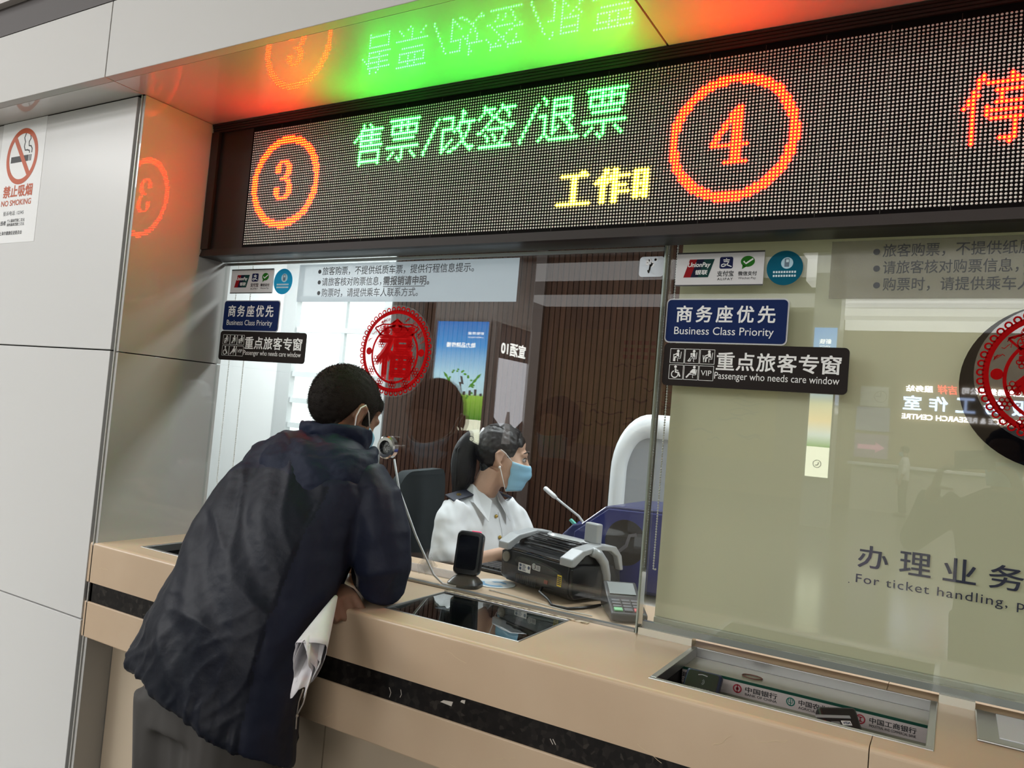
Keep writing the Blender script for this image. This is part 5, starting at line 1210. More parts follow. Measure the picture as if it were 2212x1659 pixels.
b = MB(); b.tube([z0+V(0.006, 0, 0.01), z0+V(-0.004, 0, -0.02), z1], 0.0016, 6); b.tube([z0+V(0.016, 0, 0.008), z0+V(0.010, 0, -0.02), z1], 0.0016, 6); b.tube([z1, z1+V(0.0, 0, -0.012), z2], 0.0018, 6); b.ball(z1, 0.004, 8, 6)
b.build('zip_pull', M_tape, jk, smooth=True)
# ---------------------------------------------------------------- the clerk behind the glass
ck = thing('person', 'seated clerk in a white epaulette shirt and blue mask, dark hair tied back, facing right', 'person', (0.72, 0.95, 0.20))
HC = V(0.795, 0.965, 1.384)
MK = Matrix.Translation(HC) @ Matrix.Rotation(math.radians(-63), 4, 'Z') @ Matrix.Rotation(math.radians(-6), 4, 'X') @ Matrix.Diagonal((0.88, 0.88, 0.88, 1))
RK = Matrix.Rotation(math.radians(-104), 4, 'Z') @ Matrix.Diagonal((0.88, 0.92, 1, 1))                   # torso faces along the counter, a little towards the glass
TK = Matrix.Translation((0.735, 0.945, 0.700)) @ RK                # torso space: x right hand, y forward, z up from seat
def tk(x, y, z): return TK @ V(x, y, z)
b = MB(); head_parts(b, MK)
limb(b, [MK @ V(0, -0.022, -0.055), MK @ V(0, -0.046, -0.135), tk(0, -0.015, 0.54)], [0.048, 0.047, 0.056], 18)
def tr3(p): return TK.to_3x3() @ V(*p)
b.loft([(tk(0, 0, 0.0), tr3((0.15, 0, 0)), tr3((0, 0.10, 0))), (tk(0, 0.0, 0.20), tr3((0.120, 0, 0)), tr3((0, 0.085, 0))), (tk(0, 0.0, 0.38), tr3((0.140, 0, 0)), tr3((0, 0.09, 0))), (tk(0, -0.01, 0.50), tr3((0.145, 0, 0)), tr3((0, 0.065, 0))), (tk(0, -0.015, 0.55), tr3((0.06, 0, 0)), tr3((0, 0.05, 0)))], 28)
rs_, re_, rw_ = tk(0.155, -0.005, 0.500), tk(0.215, 0.055, 0.285), V(0.965, 0.770, 1.096)
ls_, le_, lw_ = tk(-0.155, -0.005, 0.500), tk(-0.215, 0.105, 0.300), V(1.030, 0.900, 1.090)
limb(b, [rs_+(tk(0,0,0.42)-rs_)*0.25, re_, (re_+rw_)/2+V(0, 0, 0.006), rw_], [0.028, 0.034, 0.032, 0.023]); limb(b, [ls_+(tk(0,0,0.42)-ls_)*0.25, le_, (le_+lw_)/2+V(0, 0, 0.006), lw_], [0.028, 0.035, 0.032, 0.023])
hand(b, rw_, V(1.0, -0.10, -0.15), V(0, 0, 1), side=-1, curl=(0.30, 0.35, 0.3), k=0.92); hand(b, lw_, V(1.0, -0.3, -0.15), V(0, 0, 1), side=1, curl=(0.30, 0.35, 0.3), k=0.92)
for s in (-1, 1):
    limb(b, [tk(s*0.085, 0.0, 0.02), tk(s*0.09, 0.22, 0.04), tk(s*0.09, 0.40, 0.02), tk(s*0.09, 0.40, -0.20), tk(s*0.09, 0.36, -0.40)], [0.085, 0.075, 0.055, 0.048, 0.036])
me = remeshed(b, 0.0042, 4); ck_body = mesh_obj('body', me, skin_mat('clerk_skin', (0.58, 0.36, 0.255)), ck)
# dark trousers and shoes
b = MB(); b.loft([(tk(0, 0, -0.01), tr3((0.17, 0, 0)), tr3((0, 0.13, 0))), (tk(0, 0, 0.12), tr3((0.150, 0, 0)), tr3((0, 0.115, 0)))], 24)
for s in (-1, 1): limb(b, [tk(s*0.085, 0.0, 0.03), tk(s*0.09, 0.24, 0.05), tk(s*0.09, 0.41, 0.02), tk(s*0.09, 0.41, -0.22), tk(s*0.09, 0.37, -0.40)], [0.102, 0.092, 0.074, 0.068, 0.066])
mesh_obj('trousers', remeshed(b, 0.009, 5), mat('navy_trouser_cloth', (0.012, 0.014, 0.025), rough=0.8), ck)
# shirt
b = MB()
b.loft([(tk(0, 0, 0.05), tr3((0.162, 0, 0)), tr3((0, 0.122, 0))), (tk(0, 0.0, 0.18), tr3((0.150, 0, 0)), tr3((0, 0.112, 0))), (tk(0, 0.008, 0.34), tr3((0.168, 0, 0)), tr3((0, 0.118, 0))), (tk(0, 0.0, 0.44), tr3((0.178, 0, 0)), tr3((0, 0.100, 0))), (tk(0, -0.010, 0.505), tr3((0.160, 0, 0)), tr3((0, 0.078, 0))), (tk(0, -0.014, 0.535), tr3((0.100, 0, 0)), tr3((0, 0.066, 0))), (tk(0, -0.014, 0.560), tr3((0.064, 0, 0)), tr3((0, 0.060, 0)))], 36)
for s, sh, el in ((1, rs_, re_), (-1, ls_, le_)):
    d = (el-sh); limb(b, [sh+V(0, 0, 0.0)-d*0.02+tr3((-s*0.03, 0, 0.0)), sh+d*0.25, sh+d*0.60, sh+d*0.86], [0.050, 0.055, 0.058, 0.060], 22)
me = remeshed(b, 0.0058, 5)
displace(me, lambda p: 0.0050*fold(V(p.x*14, p.y*14, p.z*22))+0.0022*fold(V(p.x*40+p.z*20, p.y*40, p.z*26)))
M_shirt = mat('white_shirt_cotton', (0.76, 0.78, 0.80), rough=0.7, bump=0.06, bscale=500)
sh = mesh_obj('shirt', me, M_shirt, ck)
Mplk = mat('shirt_seam_grey', (0.60, 0.62, 0.65), rough=0.7)
M_gold = mat('gold_button', (0.55, 0.38, 0.10), rough=0.25, metal=0.9)
from mathutils.bvhtree import BVHTree
def bvh_of(o):
    m = o.data; W_ = world_of(o); return BVHTree.FromPolygons([W_ @ v.co for v in m.vertices], [tuple(p.vertices) for p in m.polygons])
bt = bvh_of(sh)
def on_shirt(x, z, lift=0.001):
    h = bt.ray_cast(tk(x, 0.5, z), tr3((0, -1, 0))); n_ = h[1] if h[1].dot(tr3((0, 1, 0))) > 0 else -h[1]; return (h[0]+n_*lift, n_)
for z in (0.10, 0.18, 0.26, 0.34, 0.41, 0.478):
    p, n_ = on_shirt(0.0, z, 0.003); MB().ball(p, 0.0065, 12, 8).build('button', M_gold, sh, smooth=True)
b = MB(); b.tube([on_shirt(-0.018, 0.08+0.41*k/14)[0] for k in range(15)], 0.0011, 5); b.build('placket_seam', Mplk, sh)
for s in (-1, 1):
    pts = [on_shirt(s*(0.045+0.075*k/8), 0.335-0.016*math.sin(math.pi*k/8))[0] for k in range(9)]
    MB().tube(pts, 0.0012, 5).tube([on_shirt(s*0.046, 0.36-0.10*k/6)[0] for k in range(7)]+[on_shirt(s*0.118, 0.26+0.10*k/6)[0] for k in range(7)], 0.0010, 5).build('pocket_seam', Mplk, sh)
    # collar leaf
    a_, b_, c_, d_ = tk(s*0.058, 0.002, 0.580), tk(s*0.020, 0.075, 0.530), tk(s*0.062, 0.106, 0.462), tk(s*0.092, 0.050, 0.520)
    e_ = tk(s*0.060, -0.055, 0.575); f_ = tk(s*0.098, -0.030, 0.535)
    cl = MB(); cl.add([a_, b_, c_, d_, e_, f_], [(0, 1, 2, 3), (4, 0, 3, 5)]); o = cl.build('collar', M_shirt, sh); sd = o.modifiers.new('t', 'SOLIDIFY'); sd.thickness = 0.003; bv = o.modifiers.new('b', 'BEVEL'); bv.width = 0.002
    # epaulette strap with gold badge
    base = tk(s*0.128, 0.000, 0.545); ou = (rs_ if s > 0 else ls_)-tk(0, 0, 0.50); ou.normalize()
    up_ = tr3((s*0.32, 0.30, 1)).normalized(); fw_ = up_.cross(ou).normalized(); ou = fw_.cross(up_)
    ME = Matrix((ou, fw_, up_)).transposed().to_4x4(); ME.translation = base-up_*0.006
    o = MB().box((-0.046, -0.026, 0.0), (0.040, 0.026, 0.006), ME).build('epaulette', mat('navy_epaulette', (0.008, 0.010, 0.022), rough=0.6), sh, bevel=0.002)
    F = Flat(ME @ V(0, 0, 0.0062), ou, fw_, e=0.001); F.ring(0.0, 0.0, 0.0055, 0.0085, 18); F.rect(-0.004, -0.0012, 0.004, 0.0012); F.done('badge', M_gold, o)
p, n_ = on_shirt(-0.075, 0.345, 0.002); MB().box(p-V(0.003, 0.02, 0.004), p+V(0.003, 0.02, 0.004)).build('name_badge', M_gold, sh, bevel=0.001)
# hair: cap swept back and a long tail over the shoulder
def ck_line(q):
    lo = lerp_pts([(-0.20, -0.070), (-0.070, -0.066), (-0.034, -0.040), (-0.018, 0.026), (0.012, 0.026), (0.022, 0.006), (0.040, 0.012), (0.058, 0.055), (0.2, 0.065)], q.y)
    f = min(q.z-lo, 0.6*(0.056-q.y)+0.20*max(0, q.z-0.03))
    if abs(q.x) > 0.0785 and -0.050 < q.z < 0.030 and -0.040 < q.y < 0.020: f = -0.05
    return f
M_hair = mat('black_hair', (0.006, 0.005, 0.005), rough=0.48, spec=0.35, bump=0.4, bscale=180)
W_mk = ck_body.data.copy(); W_mk.transform(world_of(ck_body)); W_mk.update()
hr = mesh_obj('hair', pelt(W_mk, MK.inverted(), MK, ck_line, 0.012, 3, 0.022), M_hair, ck)
def mk(x, y, z): return MK @ V(x, y, z)
rt = [(mk(0.0, -0.095, 0.075), 0.020), (mk(0.0, -0.135, 0.055), 0.034), (mk(0.004, -0.155, 0.0), 0.044), (mk(0.010, -0.150, -0.065), 0.047), (mk(0.016, -0.140, -0.125), 0.040), (mk(0.018, -0.150, -0.175), 0.022), (mk(0.016, -0.165, -0.205), 0.006)]
b = MB()
b.tube([p for p, r in rt], [r for p, r in rt], 40)
me = bpy.data.meshes.new('t'); me.from_pydata(b.v, [], b.f); me.update()
o = mesh_obj('ponytail', me, M_hair, hr); me.polygons.foreach_set('use_smooth', [True]*len(me.polygons)); ss = o.modifiers.new('s', 'SUBSURF'); ss.levels = ss.render_levels = 2
b = MB(); rn = random.Random(8)
for k in range(70):
    a = rn.uniform(0, 2*math.pi); w_ = rn.uniform(0.93, 1.10); pts = []
    for i, (p, r) in enumerate(rt): pts.append(p+(MK.to_3x3() @ V(math.cos(a), math.sin(a)*0.9, 0.15*math.sin(a)))*r*w_+V(rn.uniform(-1, 1), rn.uniform(-1, 1), rn.uniform(-1, 1))*0.004)
    b.tube(pts, [0.002, 0.0026, 0.0028, 0.0026, 0.0022, 0.0016, 0.0006], 5)
b.build('strand', M_hair, hr, smooth=True)
b = MB()   # strands combed back over the crown
for k in range(90):
    x0 = rn.uniform(-0.070, 0.070); pts = []
    for i in range(7):
        s_ = i/6; y = 0.050-0.150*s_; x = x0*(1-s_**1.6); zz = 0.032+0.094*math.sqrt(max(0.02, 1-(x/0.083)**2-((y+0.016)/0.108)**2)); pts.append(mk(x, y, zz+0.005))
    b.tube(pts, [0.0008]+[0.0014]*5+[0.001], 4)
b.build('combed_strand', M_hair, hr, smooth=True)
b = MB(); b.tube([mk(0.024*math.cos(a), -0.105+0.006*math.sin(a), 0.072+0.022*math.sin(a)) for a in [2*math.pi*k/16 for k in range(16)]], 0.005, 8, closed=True); b.build('hair_tie', mat('white_hair_tie', (0.72, 0.72, 0.74), rough=0.4), hr, smooth=True)
mo, cs = mask_patch(MK, 'surgical_mask', ck, mat('mask_blue', (0.30, 0.55, 0.70)))
for s, (ct_, cb_) in ((1, (cs[1], cs[3])), (-1, (cs[0], cs[2]))):
    MB().tube([ct_, mk(s*0.083, 0.010, 0.020), mk(s*0.090, -0.010, 0.030)], 0.0015, 6).tube([mk(s*0.082, 0.000, -0.038), cb_], 0.0015, 6).build('ear_loop', M_loop, mo, smooth=True)
    MB().ball(mk(s*0.088, -0.001, -0.038), 0.0050, 12, 8).build('earring', mat('pearl', (0.85, 0.83, 0.80), rough=0.15, coat=1.0), ck, smooth=True)
    MB().ball(mk(s*0.031, 0.080, 0.002), (0.0115, 0.0110, 0.0085), 14, 10, None).build('eye', mat('eye_white', (0.42, 0.38, 0.35), rough=0.2, coat=0.6), ck, smooth=True)
    MB().ball(mk(s*0.032, 0.0890, 0.002), 0.0050, 12, 8).build('iris', mat('dark_iris', (0.02, 0.012, 0.008), rough=0.15, coat=0.8), ck, smooth=True)
    MB().tube([mk(s*(0.017+0.026*k/6), 0.0945-0.013*(k/6)**2, 0.0065+0.006*math.sin(math.pi*k/6)) for k in range(7)], [0.0008]+[0.0016]*5+[0.0008], 6).build('upper_lid', mat('dark_lash', (0.02, 0.015, 0.012), rough=0.6), ck, smooth=True)
    MB().tube([mk(s*(0.012+0.042*k/6), 0.0985-0.019*(k/6)**2, 0.029+0.008*math.sin(math.pi*(k/6)**0.8)) for k in range(7)], [0.0018, 0.0028, 0.003, 0.003, 0.0028, 0.0022, 0.001], 6).build('eyebrow', mat('dark_brow', (0.035, 0.024, 0.018), rough=0.8), ck, smooth=True)
# ------------------------------------------------------------------ the ticket hall behind the photographer, seen in the glass
M_hfloor = mat('hall_stone_floor', (0.15, 0.145, 0.13), rough=0.16, spec=0.4, var=0.06, vscale=0.8)
b = MB(); b.box((-16, -20.2, -0.05), (10, 0.1, 0.0)); struct(b.build('floor', M_hfloor))
M_hceil = mat('hall_ceiling_added_glow', (0.78, 0.78, 0.76), rough=0.7, emit=(1.0, 0.99, 0.96), estr=2.0)  # glow added to the white ceiling to brighten its reflection in the glass
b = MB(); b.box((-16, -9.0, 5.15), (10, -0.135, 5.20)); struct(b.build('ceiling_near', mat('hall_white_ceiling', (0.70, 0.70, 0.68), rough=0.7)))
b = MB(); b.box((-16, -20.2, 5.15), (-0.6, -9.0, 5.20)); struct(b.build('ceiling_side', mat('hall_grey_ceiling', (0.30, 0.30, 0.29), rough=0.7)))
b = MB(); b.box((-0.6, -20.2, 5.15), (10, -9.0, 5.20))
for y in (-18.6, -16.8, -14.2, -10.5): b.box((-0.6, y-0.35, 4.72), (10, y+0.35, 5.15))
struct(b.build('ceiling_far', M_hceil))
M_tan = mat('hall_tan_wall', (0.36, 0.27, 0.155), rough=0.55, var=0.04, vscale=1.0)
b = MB(); b.box((-16, -20.2, 0.0), (10, -20.0, 4.6)); b.box((-16, -20.2, 4.6), (-0.6, -20.0, 5.15)); struct(b.build('wall_back', M_tan))
b = MB(); b.box((-0.6, -20.2, 4.6), (10, -19.95, 5.15)); struct(b.build('wall_back_upper', M_hceil))  # shares the ceiling's added glow
b = MB()
for x in (0.62, -0.62): b.box((x, -20.0, 0.0), (x+0.10, -19.95, 4.6))
struct(b.build('trim_4', mat('tan_trim', (0.30, 0.20, 0.11), rough=0.5)))
M_col = mat('grey_column_cladding', (0.36, 0.36, 0.35), rough=0.35, coat=0.3)
UL, UV_ = (-1, 0, 0), (0, 0, 1)
def hall_col(n, x0, x1, y0, y1): return struct(MB().box((x0, y0, 0), (x1, y1, 5.15)).build('column_%s' % n, M_col, bevel=0.01))
hall_col('near', -6.45, -5.10, -10.95, -9.62); hall_col('far', -0.28, 0.19, -13.55, -13.02)
hall_col('side', -9.6, -8.5, -12.0, -11.0)
# light-box posters on the columns
def lightbox(label, o, u, w_, h_, group=None):
    t = thing('lightbox_poster', label, 'poster', o); F = Flat(o, u, UV_, e=0.05)
    for a in ((-0.03, -0.03, w_+0.03, 0.0), (-0.03, h_, w_+0.03, h_+0.03), (-0.03, 0, 0, h_), (w_, 0, w_+0.03, h_)): F.rect(*a)
    F.done('frame', M_steel, t); return t
def grad(name, stops, s, axis='Z', lo=0.0, hi=1.0):
    if name in MATS: return MATS[name]
    m = bpy.data.materials.new(name); m.use_nodes = True; nt = m.node_tree; b = nt.nodes['Principled BSDF']
    tc = nt.nodes.new('ShaderNodeTexCoord'); sp = nt.nodes.new('ShaderNodeSeparateXYZ'); mr = nt.nodes.new('ShaderNodeMapRange'); mr.inputs[1].default_value = lo; mr.inputs[2].default_value = hi
    r = nt.nodes.new('ShaderNodeValToRGB'); e = r.color_ramp.elements
    while len(e) < len(stops): e.new(0.5)
    for k, (p, c) in enumerate(stops): e[k].position = p; e[k].color = (*c, 1)
    nt.links.new(tc.outputs['Object'], sp.inputs[0]); nt.links.new(sp.outputs[axis], mr.inputs[0]); nt.links.new(mr.outputs[0], r.inputs[0])
    nt.links.new(r.outputs[0], b.inputs['Emission Color']); b.inputs['Emission Strength'].default_value = s; b.inputs['Base Color'].default_value = (0.05, 0.05, 0.05, 1)
    MATS[name] = m; return m
M_lbw = emis('lit_white_print', (1.0, 1.0, 0.95), 7.5); M_leaf = emis('lit_leaf_print', (0.10, 0.42, 0.04), 3.0); M_lgrey = emis('lit_grey_print', (0.10, 0.12, 0.12), 1.6)
M_lcream = emis('lit_cream_print', (0.80, 0.82, 0.62), 6.5)
def bulb_poster(label, o, u, w_, h_):
    t = lightbox(label, o, u, w_, h_)
    def FL(k): return Flat(Vector(o)+Vector(u).cross(Vector(UV_))*(0.010+0.002*k), u, UV_, e=0.001)
    F = FL(0); F.rect(0, h_*0.22, w_, h_)
    F.done('picture', grad('lit_sky_and_meadow', [(0.0, (0.05, 0.22, 0.01)), (0.24, (0.30, 0.55, 0.05)), (0.27, (0.55, 0.80, 0.85)), (0.45, (0.50, 0.80, 0.95)), (0.75, (0.05, 0.33, 0.75)), (1.0, (0.02, 0.18, 0.55))], 6.2, 'Z', h_*0.22, h_), t)
    F = FL(0); F.rect(0, 0, w_, h_*0.22); F.done('footer', M_lcream, t)
    F = FL(2); cx, cy = w_*0.45, h_*0.50
    for k in range(26):
        a = k*0.83; r = w_*(0.20+0.05*math.sin(k*1.7)); F.poly([(cx+r*math.cos(a)+w_*0.03*math.cos(a+q), cy+r*math.sin(a)*1.1+w_*0.018*math.sin(a+q)) for q in (0, 1.5, 3.0, 4.6)])
    for s_ in (-1, 1):
        for k in range(3):
            x, y = cx+s_*w_*(0.14+0.06*k), cy-h_*0.03+k*h_*0.035; F.poly([(x, y), (x+s_*w_*0.07, y+h_*0.012), (x+s_*w_*0.11, y+h_*0.05), (x+s_*w_*0.03, y+h_*0.03)])
    F.done('leaf_print', M_leaf, t)
    F = FL(3); F.poly([(cx-0.01, cy+h_*0.06), (cx-w_*0.05, cy-h_*0.005), (cx+0.0, cy-h_*0.002), (cx-w_*0.02, cy-h_*0.06), (cx+w_*0.05, cy+h_*0.012), (cx+w_*0.005, cy+h_*0.012), (cx+w_*0.03, cy+h_*0.06)])
    for k in range(4): F.rect(cx-w_*0.07, cy-h_*(0.185-0.016*k), cx+w_*0.07, cy-h_*(0.176-0.016*k))
    for k in range(9): F.rect(w_*(0.04+0.105*k), h_*0.41, w_*(0.085+0.105*k), h_*(0.43+0.03*((k*7) % 4)/3))
    F.done('grey_print', M_lgrey, t)
    F = FL(3); F.text('新铁传媒', w_*0.10, h_*0.895, w=w_*0.30, h=h_*0.022, bold=0.01); F.text('XINTIE MEDIA', w_*0.10, h_*0.868, w=w_*0.30, h=h_*0.011)
    F.text('助力品牌传播', w_*0.24, h_*0.79, w=w_*0.56, h=h_*0.040, bold=0.02); F.done('white_lettering', M_lbw, t)
    F = FL(3); F.text('5 188 5', w_*0.30, h_*0.055, w=w_*0.44, h=h_*0.030, bold=0.01); F.ring(w_*0.16, h_*0.070, w_*0.035, w_*0.045, 20); F.stroke([(w_*0.48, h_*0.15), (w_*0.56, h_*0.165), (w_*0.60, h_*0.14)], w_*0.02); F.done('dark_lettering', M_lgrey, t)
bulb_poster('backlit blue and green light-bulb poster mirrored in the open window', (-5.20, -9.615, 0.92), UL, 1.14, 2.28)
t = lightbox('backlit grey liquor poster on the side of the wide hall column', (-5.095, -10.86, 0.92), (0, 1, 0), 1.12, 2.28)
def FL2(k): return Flat((-5.085+0.002*k, -10.86, 0.92), (0, 1, 0), UV_, e=0.001)
F = FL2(0); F.rect(0, 0, 1.12, 2.28); F.done('picture', ramp_mat('x', 'noise', [(0, (0, 0, 0)), (1, (0, 0, 0))]) if False else emis('lit_pale_grey_print', (0.62, 0.62, 0.66), 3.8), t)
F = FL2(1); F.rect(0, 1.66, 1.12, 2.28); F.poly([(0.0, 0.55), (0.25, 0.40), (0.55, 0.52), (0.80, 0.42), (1.12, 0.62), (1.12, 0.0), (0, 0)]); F.done('dark_print', emis('lit_dark_print', (0.05, 0.045, 0.045), 1.0), t)
F = FL2(2); F.text('宣酒10', 0.10, 1.74, w=0.90, h=0.24, bold=0.03); F.done('white_lettering', M_lbw, t)
F = FL2(2); F.poly([(0.40, 0.10), (0.72, 0.10), (0.66, 0.46), (0.60, 0.70), (0.50, 0.70), (0.46, 0.46)]); F.done('bottle_print', emis('lit_brown_print', (0.30, 0.27, 0.26), 1.6), t)
t = lightbox('narrow backlit poster of hills on the slim hall column, mirrored in the closed window', (0.16, -13.015, 0.92), UL, 0.40, 2.75)
def FL3(k): return Flat((0.16, -13.003+0.002*k, 0.92), UL, UV_, e=0.001)
F = FL3(0); F.rect(0, 0.55, 0.40, 2.75); F.done('picture', grad('lit_hill_picture', [(0.0, (0.10, 0.30, 0.03)), (0.10, (0.62, 0.70, 0.62)), (0.22, (0.80, 0.62, 0.30)), (0.36, (0.62, 0.60, 0.35)), (0.50, (0.40, 0.62, 0.80)), (1.0, (0.05, 0.25, 0.60))], 6.0, 'Z', 0.55, 2.75), t)
F = FL3(0); F.rect(0, 0, 0.40, 0.55); F.done('footer', M_lcream, t)
F = FL3(2); F.ring(0.20, 0.24, 0.06, 0.075, 20); F.stroke([(0.17, 0.27), (0.19, 0.22), (0.23, 0.21)], 0.02); F.done('phone_mark', M_lgrey, t)
F = FL3(2); F.text('新铁', 0.10, 2.45, w=0.20, h=0.09, bold=0.02); F.text('XINTIE', 0.10, 2.38, w=0.20, h=0.04); F.done('white_lettering', M_lbw, t)
# lit sign of the service office across the hall
t = thing('illuminated_sign', 'illuminated blue and white service office lettering on the tan hall wall', 'sign', (2.4, -19.96, 2.6))
M_lw = emis('lit_white_letters', (1.0, 1.0, 1.0), 15.0); M_lb = emis('lit_blue_letters', (0.52, 0.66, 1.0), 12.0); M_lr = emis('lit_red_letters', (1.0, 0.10, 0.06), 7.0)
def FS(): return Flat((6.2, -19.99, 0), UL, UV_, e=0.05)
sx = 1.11   # scaled out to the wall
F = FS(); ex = 6.2-0.93
F.text('服务站', ex-0.62, 3.06, w=0.60, h=0.155, bold=0.03); F.text('中国铁路上海局集团公司', ex-3.28, 3.06, w=2.02, h=0.155, bold=0.03); F.text('SHANG SERVICE & RESEARCH CENTRE', ex-3.22, 2.36, w=3.26, h=0.125, bold=0.03); F.done('white_letters', M_lw, t)
F = FS(); F.text('吉祥', ex-1.14, 3.03, w=0.42, h=0.22, bold=0.03, shear=0.2); F.done('red_letters', M_lr, t)
F = FS()
for i, ch in enumerate('尚服务工作室'): F.text(ch, ex-3.30+0.585*i, 2.60, w=0.40, h=0.35, bold=0.025)
F.done('blue_letters', M_lb, t)
# service desk, wall clock and screens
t = thing('service_desk', 'long pale service desk below the illuminated sign', 'desk', (3.0, -19.2, 0)); MB().box((-0.1, -19.6, 0.0), (7.5, -18.95, 1.10)).build('front', mat('pale_desk_front', (0.56, 0.52, 0.45), rough=0.4), t); MB().box((-0.2, -19.7, 1.10), (7.6, -18.85, 1.16)).build('top', M_white, t)
t = thing('wall_clock', 'square white clock panel on the hall wall', 'clock', (0.25, -19.98, 2.85)); F = Flat((0.55, -19.99, 2.62), UL, UV_, e=0.03); F.rect(0, 0, 0.66, 0.52); F.done('panel', mat('clock_white', (0.75, 0.76, 0.74), rough=0.5), t)
F = Flat((0.55, -19.955, 2.62), UL, UV_); F.stroke([(0.18, 0.38), (0.18, 0.26), (0.30, 0.26)], 0.02); F.ring(0.18, 0.26, 0.14, 0.155, 20); F.done('hands', M_kprint, t)
for z, col, lb in ((1.98, (0.20, 0.20, 0.34), 'upper violet information screen on the hall wall below the clock'), (1.28, (0.26, 0.18, 0.30), 'lower violet information screen with a pink arrow on the hall wall')):
    t = thing('information_screen', lb, 'screen', (0.2, -19.98, z)); F = Flat((0.62, -19.99, z), UL, UV_, e=0.03); F.rect(0, 0, 0.80, 0.62); F.done('panel', emis('lit_violet_%d' % int(z*10), col, 0.9), t)
    if z < 1.5: F = Flat((0.62, -19.955, z), UL, UV_); F.poly([(0.72, 0.22), (0.30, 0.22), (0.30, 0.14), (0.08, 0.28), (0.30, 0.42), (0.30, 0.34), (0.72, 0.34)]); F.done('arrow', emis('lit_pink', (0.75, 0.28, 0.50), 1.3), t)
# golden mountain mural
t = thing('mountain_mural', 'golden mural of dark cloud strokes and red writing on the hall wall', 'mural', (-6.2, -19.98, 1))
F = Flat((-2.2, -19.99, 0.9), UL, UV_, e=0.03); F.rect(0, 0, 7.0, 3.6); F.done('panel', mat('golden_mural', (0.46, 0.34, 0.11), rough=0.5, var=0.25, vscale=1.2), t)
F = Flat((-2.2, -19.955, 0.9), UL, UV_); rn = random.Random(9)
for k in range(34):
    x, y = rn.uniform(0.3, 6.2), rn.uniform(0.5, 2.6); l = rn.uniform(0.3, 0.9); F.stroke([(x+l*q/5, y+0.05*math.sin(q*1.3+k)) for q in range(6)], rn.uniform(0.025, 0.06))
F.done('cloud_stroke', mat('dark_ink_stroke', (0.07, 0.05, 0.02), rough=0.6), t)
F = Flat((-2.2, -19.955, 0.9), UL, UV_)
for k in range(3):
    for i in range(16): F.rect(1.2+i*0.22, 3.15-k*0.22, 1.34+i*0.22, 3.27-k*0.22)
F.ring(3.1, 1.6, 0.30, 0.36, 24, ratio=0.5); F.done('red_stroke', mat('red_ink_stroke', (0.45, 0.05, 0.02), rough=0.6), t)

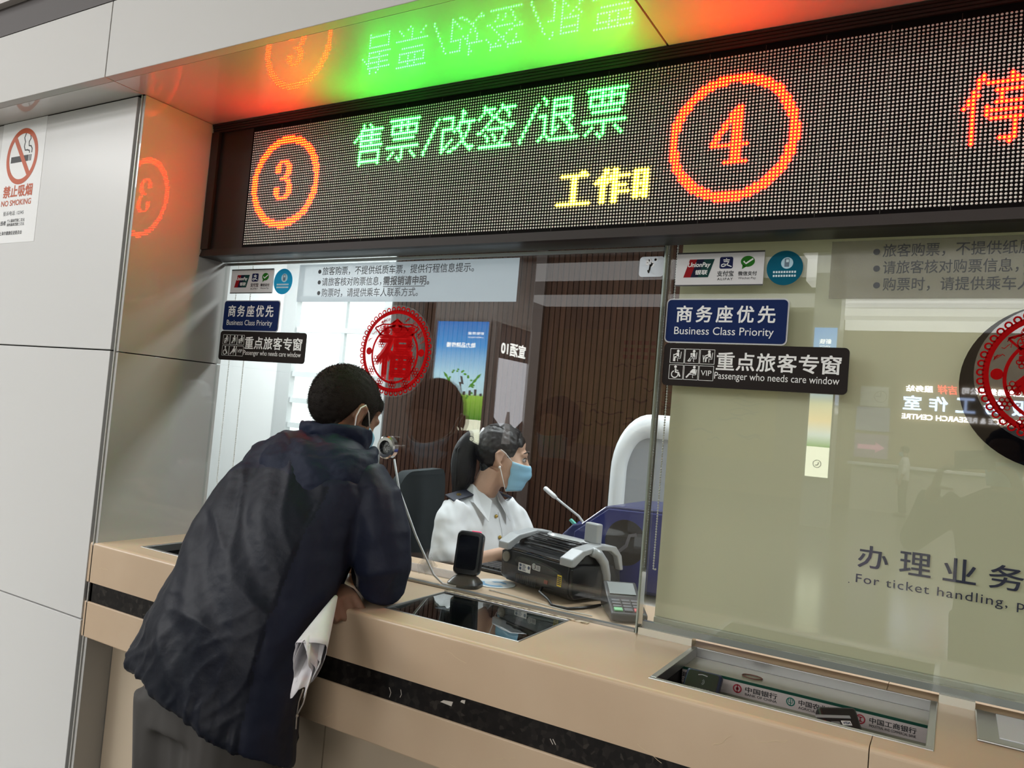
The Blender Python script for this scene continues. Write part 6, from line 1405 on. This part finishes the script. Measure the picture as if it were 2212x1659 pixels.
# people in the hall, seen only as reflections
def figure(label, base, rz, shirt, legs, hairc, skin, pose, seed, hgt=1.0, hair_big=0.0, extra=None):
    M = Matrix.Translation(Vector(base)) @ Matrix.Rotation(math.radians(rz), 4, 'Z') @ Matrix.Diagonal((hgt, hgt, hgt, 1))
    t = thing('person', label, 'person', M=Matrix.Translation(Vector(base)))
    def P(*a): return M @ V(*a)
    MHd = M @ Matrix.Translation((0, 0.02, 1.56)) @ Matrix.Rotation(math.radians(pose.get('tilt', -8)), 4, 'X')
    b = MB(); head_parts(b, MHd); limb(b, [MHd @ V(0, -0.02, -0.06), P(0, -0.02, 1.40), P(0, -0.02, 1.30)], [0.055, 0.056, 0.06])
    q = lambda *a: M.to_3x3() @ V(*a)
    b.loft([(P(0, 0, 0.88), q(0.155, 0, 0), q(0, 0.11, 0)), (P(0, 0, 1.05), q(0.14, 0, 0), q(0, 0.10, 0)), (P(0, 0, 1.24), q(0.17, 0, 0), q(0, 0.11, 0)), (P(0, -0.01, 1.36), q(0.16, 0, 0), q(0, 0.08, 0)), (P(0, -0.01, 1.41), q(0.07, 0, 0), q(0, 0.06, 0))], 24)
    for s in (-1, 1):
        el, wr, dr = pose['arm'][0 if s < 0 else 1]
        limb(b, [P(s*0.17, -0.01, 1.34), P(*el), P(*wr)], [0.050, 0.042, 0.027]); hand(b, P(*wr), q(*dr), q(0, -0.3, 1) if abs(dr[2]) < 0.8 else q(s, 0, 0), side=1 if s > 0 else -1)
        limb(b, [P(s*0.085, 0, 0.90), P(s*0.09, 0.02, 0.48), P(s*0.095, -0.02, 0.08)], [0.085, 0.056, 0.038]); limb(b, [P(s*0.095, -0.05, 0.045), P(s*0.10, 0.06, 0.04), P(s*0.10, 0.15, 0.03)], [0.036, 0.036, 0.024])
    mesh_obj('body', remeshed(b, 0.007, 3), skin, t)
    b = MB(); b.loft([(P(0, 0, 0.84), q(0.175, 0, 0), q(0, 0.125, 0)), (P(0, 0, 1.05), q(0.165, 0, 0), q(0, 0.12, 0)), (P(0, 0, 1.24), q(0.19, 0, 0), q(0, 0.125, 0)), (P(0, -0.01, 1.36), q(0.175, 0, 0), q(0, 0.09, 0)), (P(0, -0.01, 1.42), q(0.075, 0, 0), q(0, 0.065, 0))], 24)
    for s in (-1, 1):
        el, wr, dr = pose['arm'][0 if s < 0 else 1]; w2 = V(*el)+(V(*wr)-V(*el))*pose.get('sleeve', 0.85); limb(b, [P(s*0.165, -0.01, 1.34), P(*el), P(*w2)], [0.070, 0.060, 0.050])
    mesh_obj('top', remeshed(b, 0.009, 4), shirt, t)
    b = MB(); b.loft([(P(0, 0, 0.95), q(0.165, 0, 0), q(0, 0.12, 0)), (P(0, 0, 0.82), q(0.175, 0, 0), q(0, 0.125, 0))], 24)
    for s in (-1, 1): limb(b, [P(s*0.085, 0, 0.86), P(s*0.09, 0.015, 0.48), P(s*0.095, -0.02, 0.09)], [0.100, 0.080, 0.072])
    mesh_obj('trousers', remeshed(b, 0.010, 4), legs, t)
    for s in (-1, 1):
        b = MB(); b.loft([(P(s*0.098, 0.05, 0), q(0.046, 0, 0), q(0, 0.13, 0)), (P(s*0.098, 0.05, 0.03), q(0.048, 0, 0), q(0, 0.132, 0)), (P(s*0.098, 0.02, 0.075), q(0.040, 0, 0), q(0, 0.085, 0))], 20); b.build('shoe', M_blackp, t, smooth=True)
    if hair_big:
        mesh_obj('hair', hair_shell(MHd, lambda p: min(p.z+0.07+0.10*smooth_tri(0.0, 0.05, p.y)*0.9, 0.055-p.y+0.4*max(0, p.z-0.03)), hair_big, seed, top=(0.085, 0.106, 0.098)), hairc, t)
    else: mesh_obj('hair', hair_shell(MHd, man_line, 0.010, seed), hairc, t)
    mo, cs = mask_patch(MHd, 'surgical_mask', t, MATS['mask_blue'])
    return t, P, MHd
down = {'arm': [((-0.22, 0.02, 1.08), (-0.23, 0.10, 0.86), (0, 0.2, -1)), ((0.22, 0.02, 1.08), (0.23, 0.10, 0.86), (0, 0.2, -1))]}
M_sk2 = skin_mat('hall_skin', (0.36, 0.22, 0.15)); M_blk = mat('near_black_cloth', (0.014, 0.014, 0.016), rough=0.85)
figure('person with bushy dark hair mirrored in the open window above the microphone', (0.64, -0.98, 0), 0, mat('dark_brown_coat', (0.018, 0.013, 0.012), rough=0.85), M_blk, MATS['cropped_black_hair'], M_sk2, down, 5, 0.955, 0.030)
ph, PP, MHd = figure('photographer in a dark olive jacket raising a phone, mirrored in the closed window', (2.36, -1.80, 0), 12, mat('dark_olive_jacket', (0.055, 0.050, 0.035), rough=0.85), M_blk, MATS['cropped_black_hair'], M_sk2,
    {'arm': [((-0.33, 0.10, 1.16), (-0.21, 0.27, 1.40), (0.25, 0.35, 0.9)), ((0.27, 0.08, 1.13), (0.10, 0.28, 1.42), (-0.35, 0.3, 0.85))], 'tilt': -4}, 6, 0.985)
# the phone sits just behind its own lens
pq = CAM-FW*0.034; MPh = Matrix((RT, UP, -FW)).transposed().to_4x4(); MPh.translation = pq+RT*0.045-UP*0.012
phn = thing('smartphone', 'dark smartphone held up by the photographer', 'phone', M=MPh)
MB().box((-0.078, -0.037, -0.004), (0.078, 0.037, 0.004)).build('case', M_blackp, phn, local=True, bevel=0.003)
MB().box((-0.074, -0.034, 0.0041), (0.074, 0.034, 0.0046)).build('screen', mat('phone_screen', (0.06, 0.06, 0.06), rough=0.1, coat=1.0), phn, local=True)
figure('guard in a white shirt walking by the service desk, mirrored in the closed window', (1.10, -18.35, 0), 80, mat('white_uniform_shirt', (0.72, 0.72, 0.70), rough=0.7), mat('olive_uniform_trousers', (0.07, 0.065, 0.05), rough=0.8), MATS['cropped_black_hair'], M_sk2, {**down, 'sleeve': 0.3}, 7, 0.98)
# plain pale walls closing off the hall
b = MB(); b.box((-16.05, -20, 0), (-16.0, -0.2, 5.15)); struct(b.build('wall_hall_left', mat('hall_pale_wall', (0.60, 0.60, 0.58), rough=0.6)))
b = MB(); b.box((10.0, -20, 0), (10.05, -0.2, 5.15)); struct(b.build('wall_hall_right', MATS['hall_pale_wall']))
b = MB(); b.box((XR, 0.0, 0), (10, 0.05, 5.15)); struct(b.build('wall_front_right', MATS['hall_pale_wall']))
b = MB(); b.box((-16, 0.0, 0), (-2.0, 0.05, 5.15)); struct(b.build('wall_front_left', MATS['hall_pale_wall']))
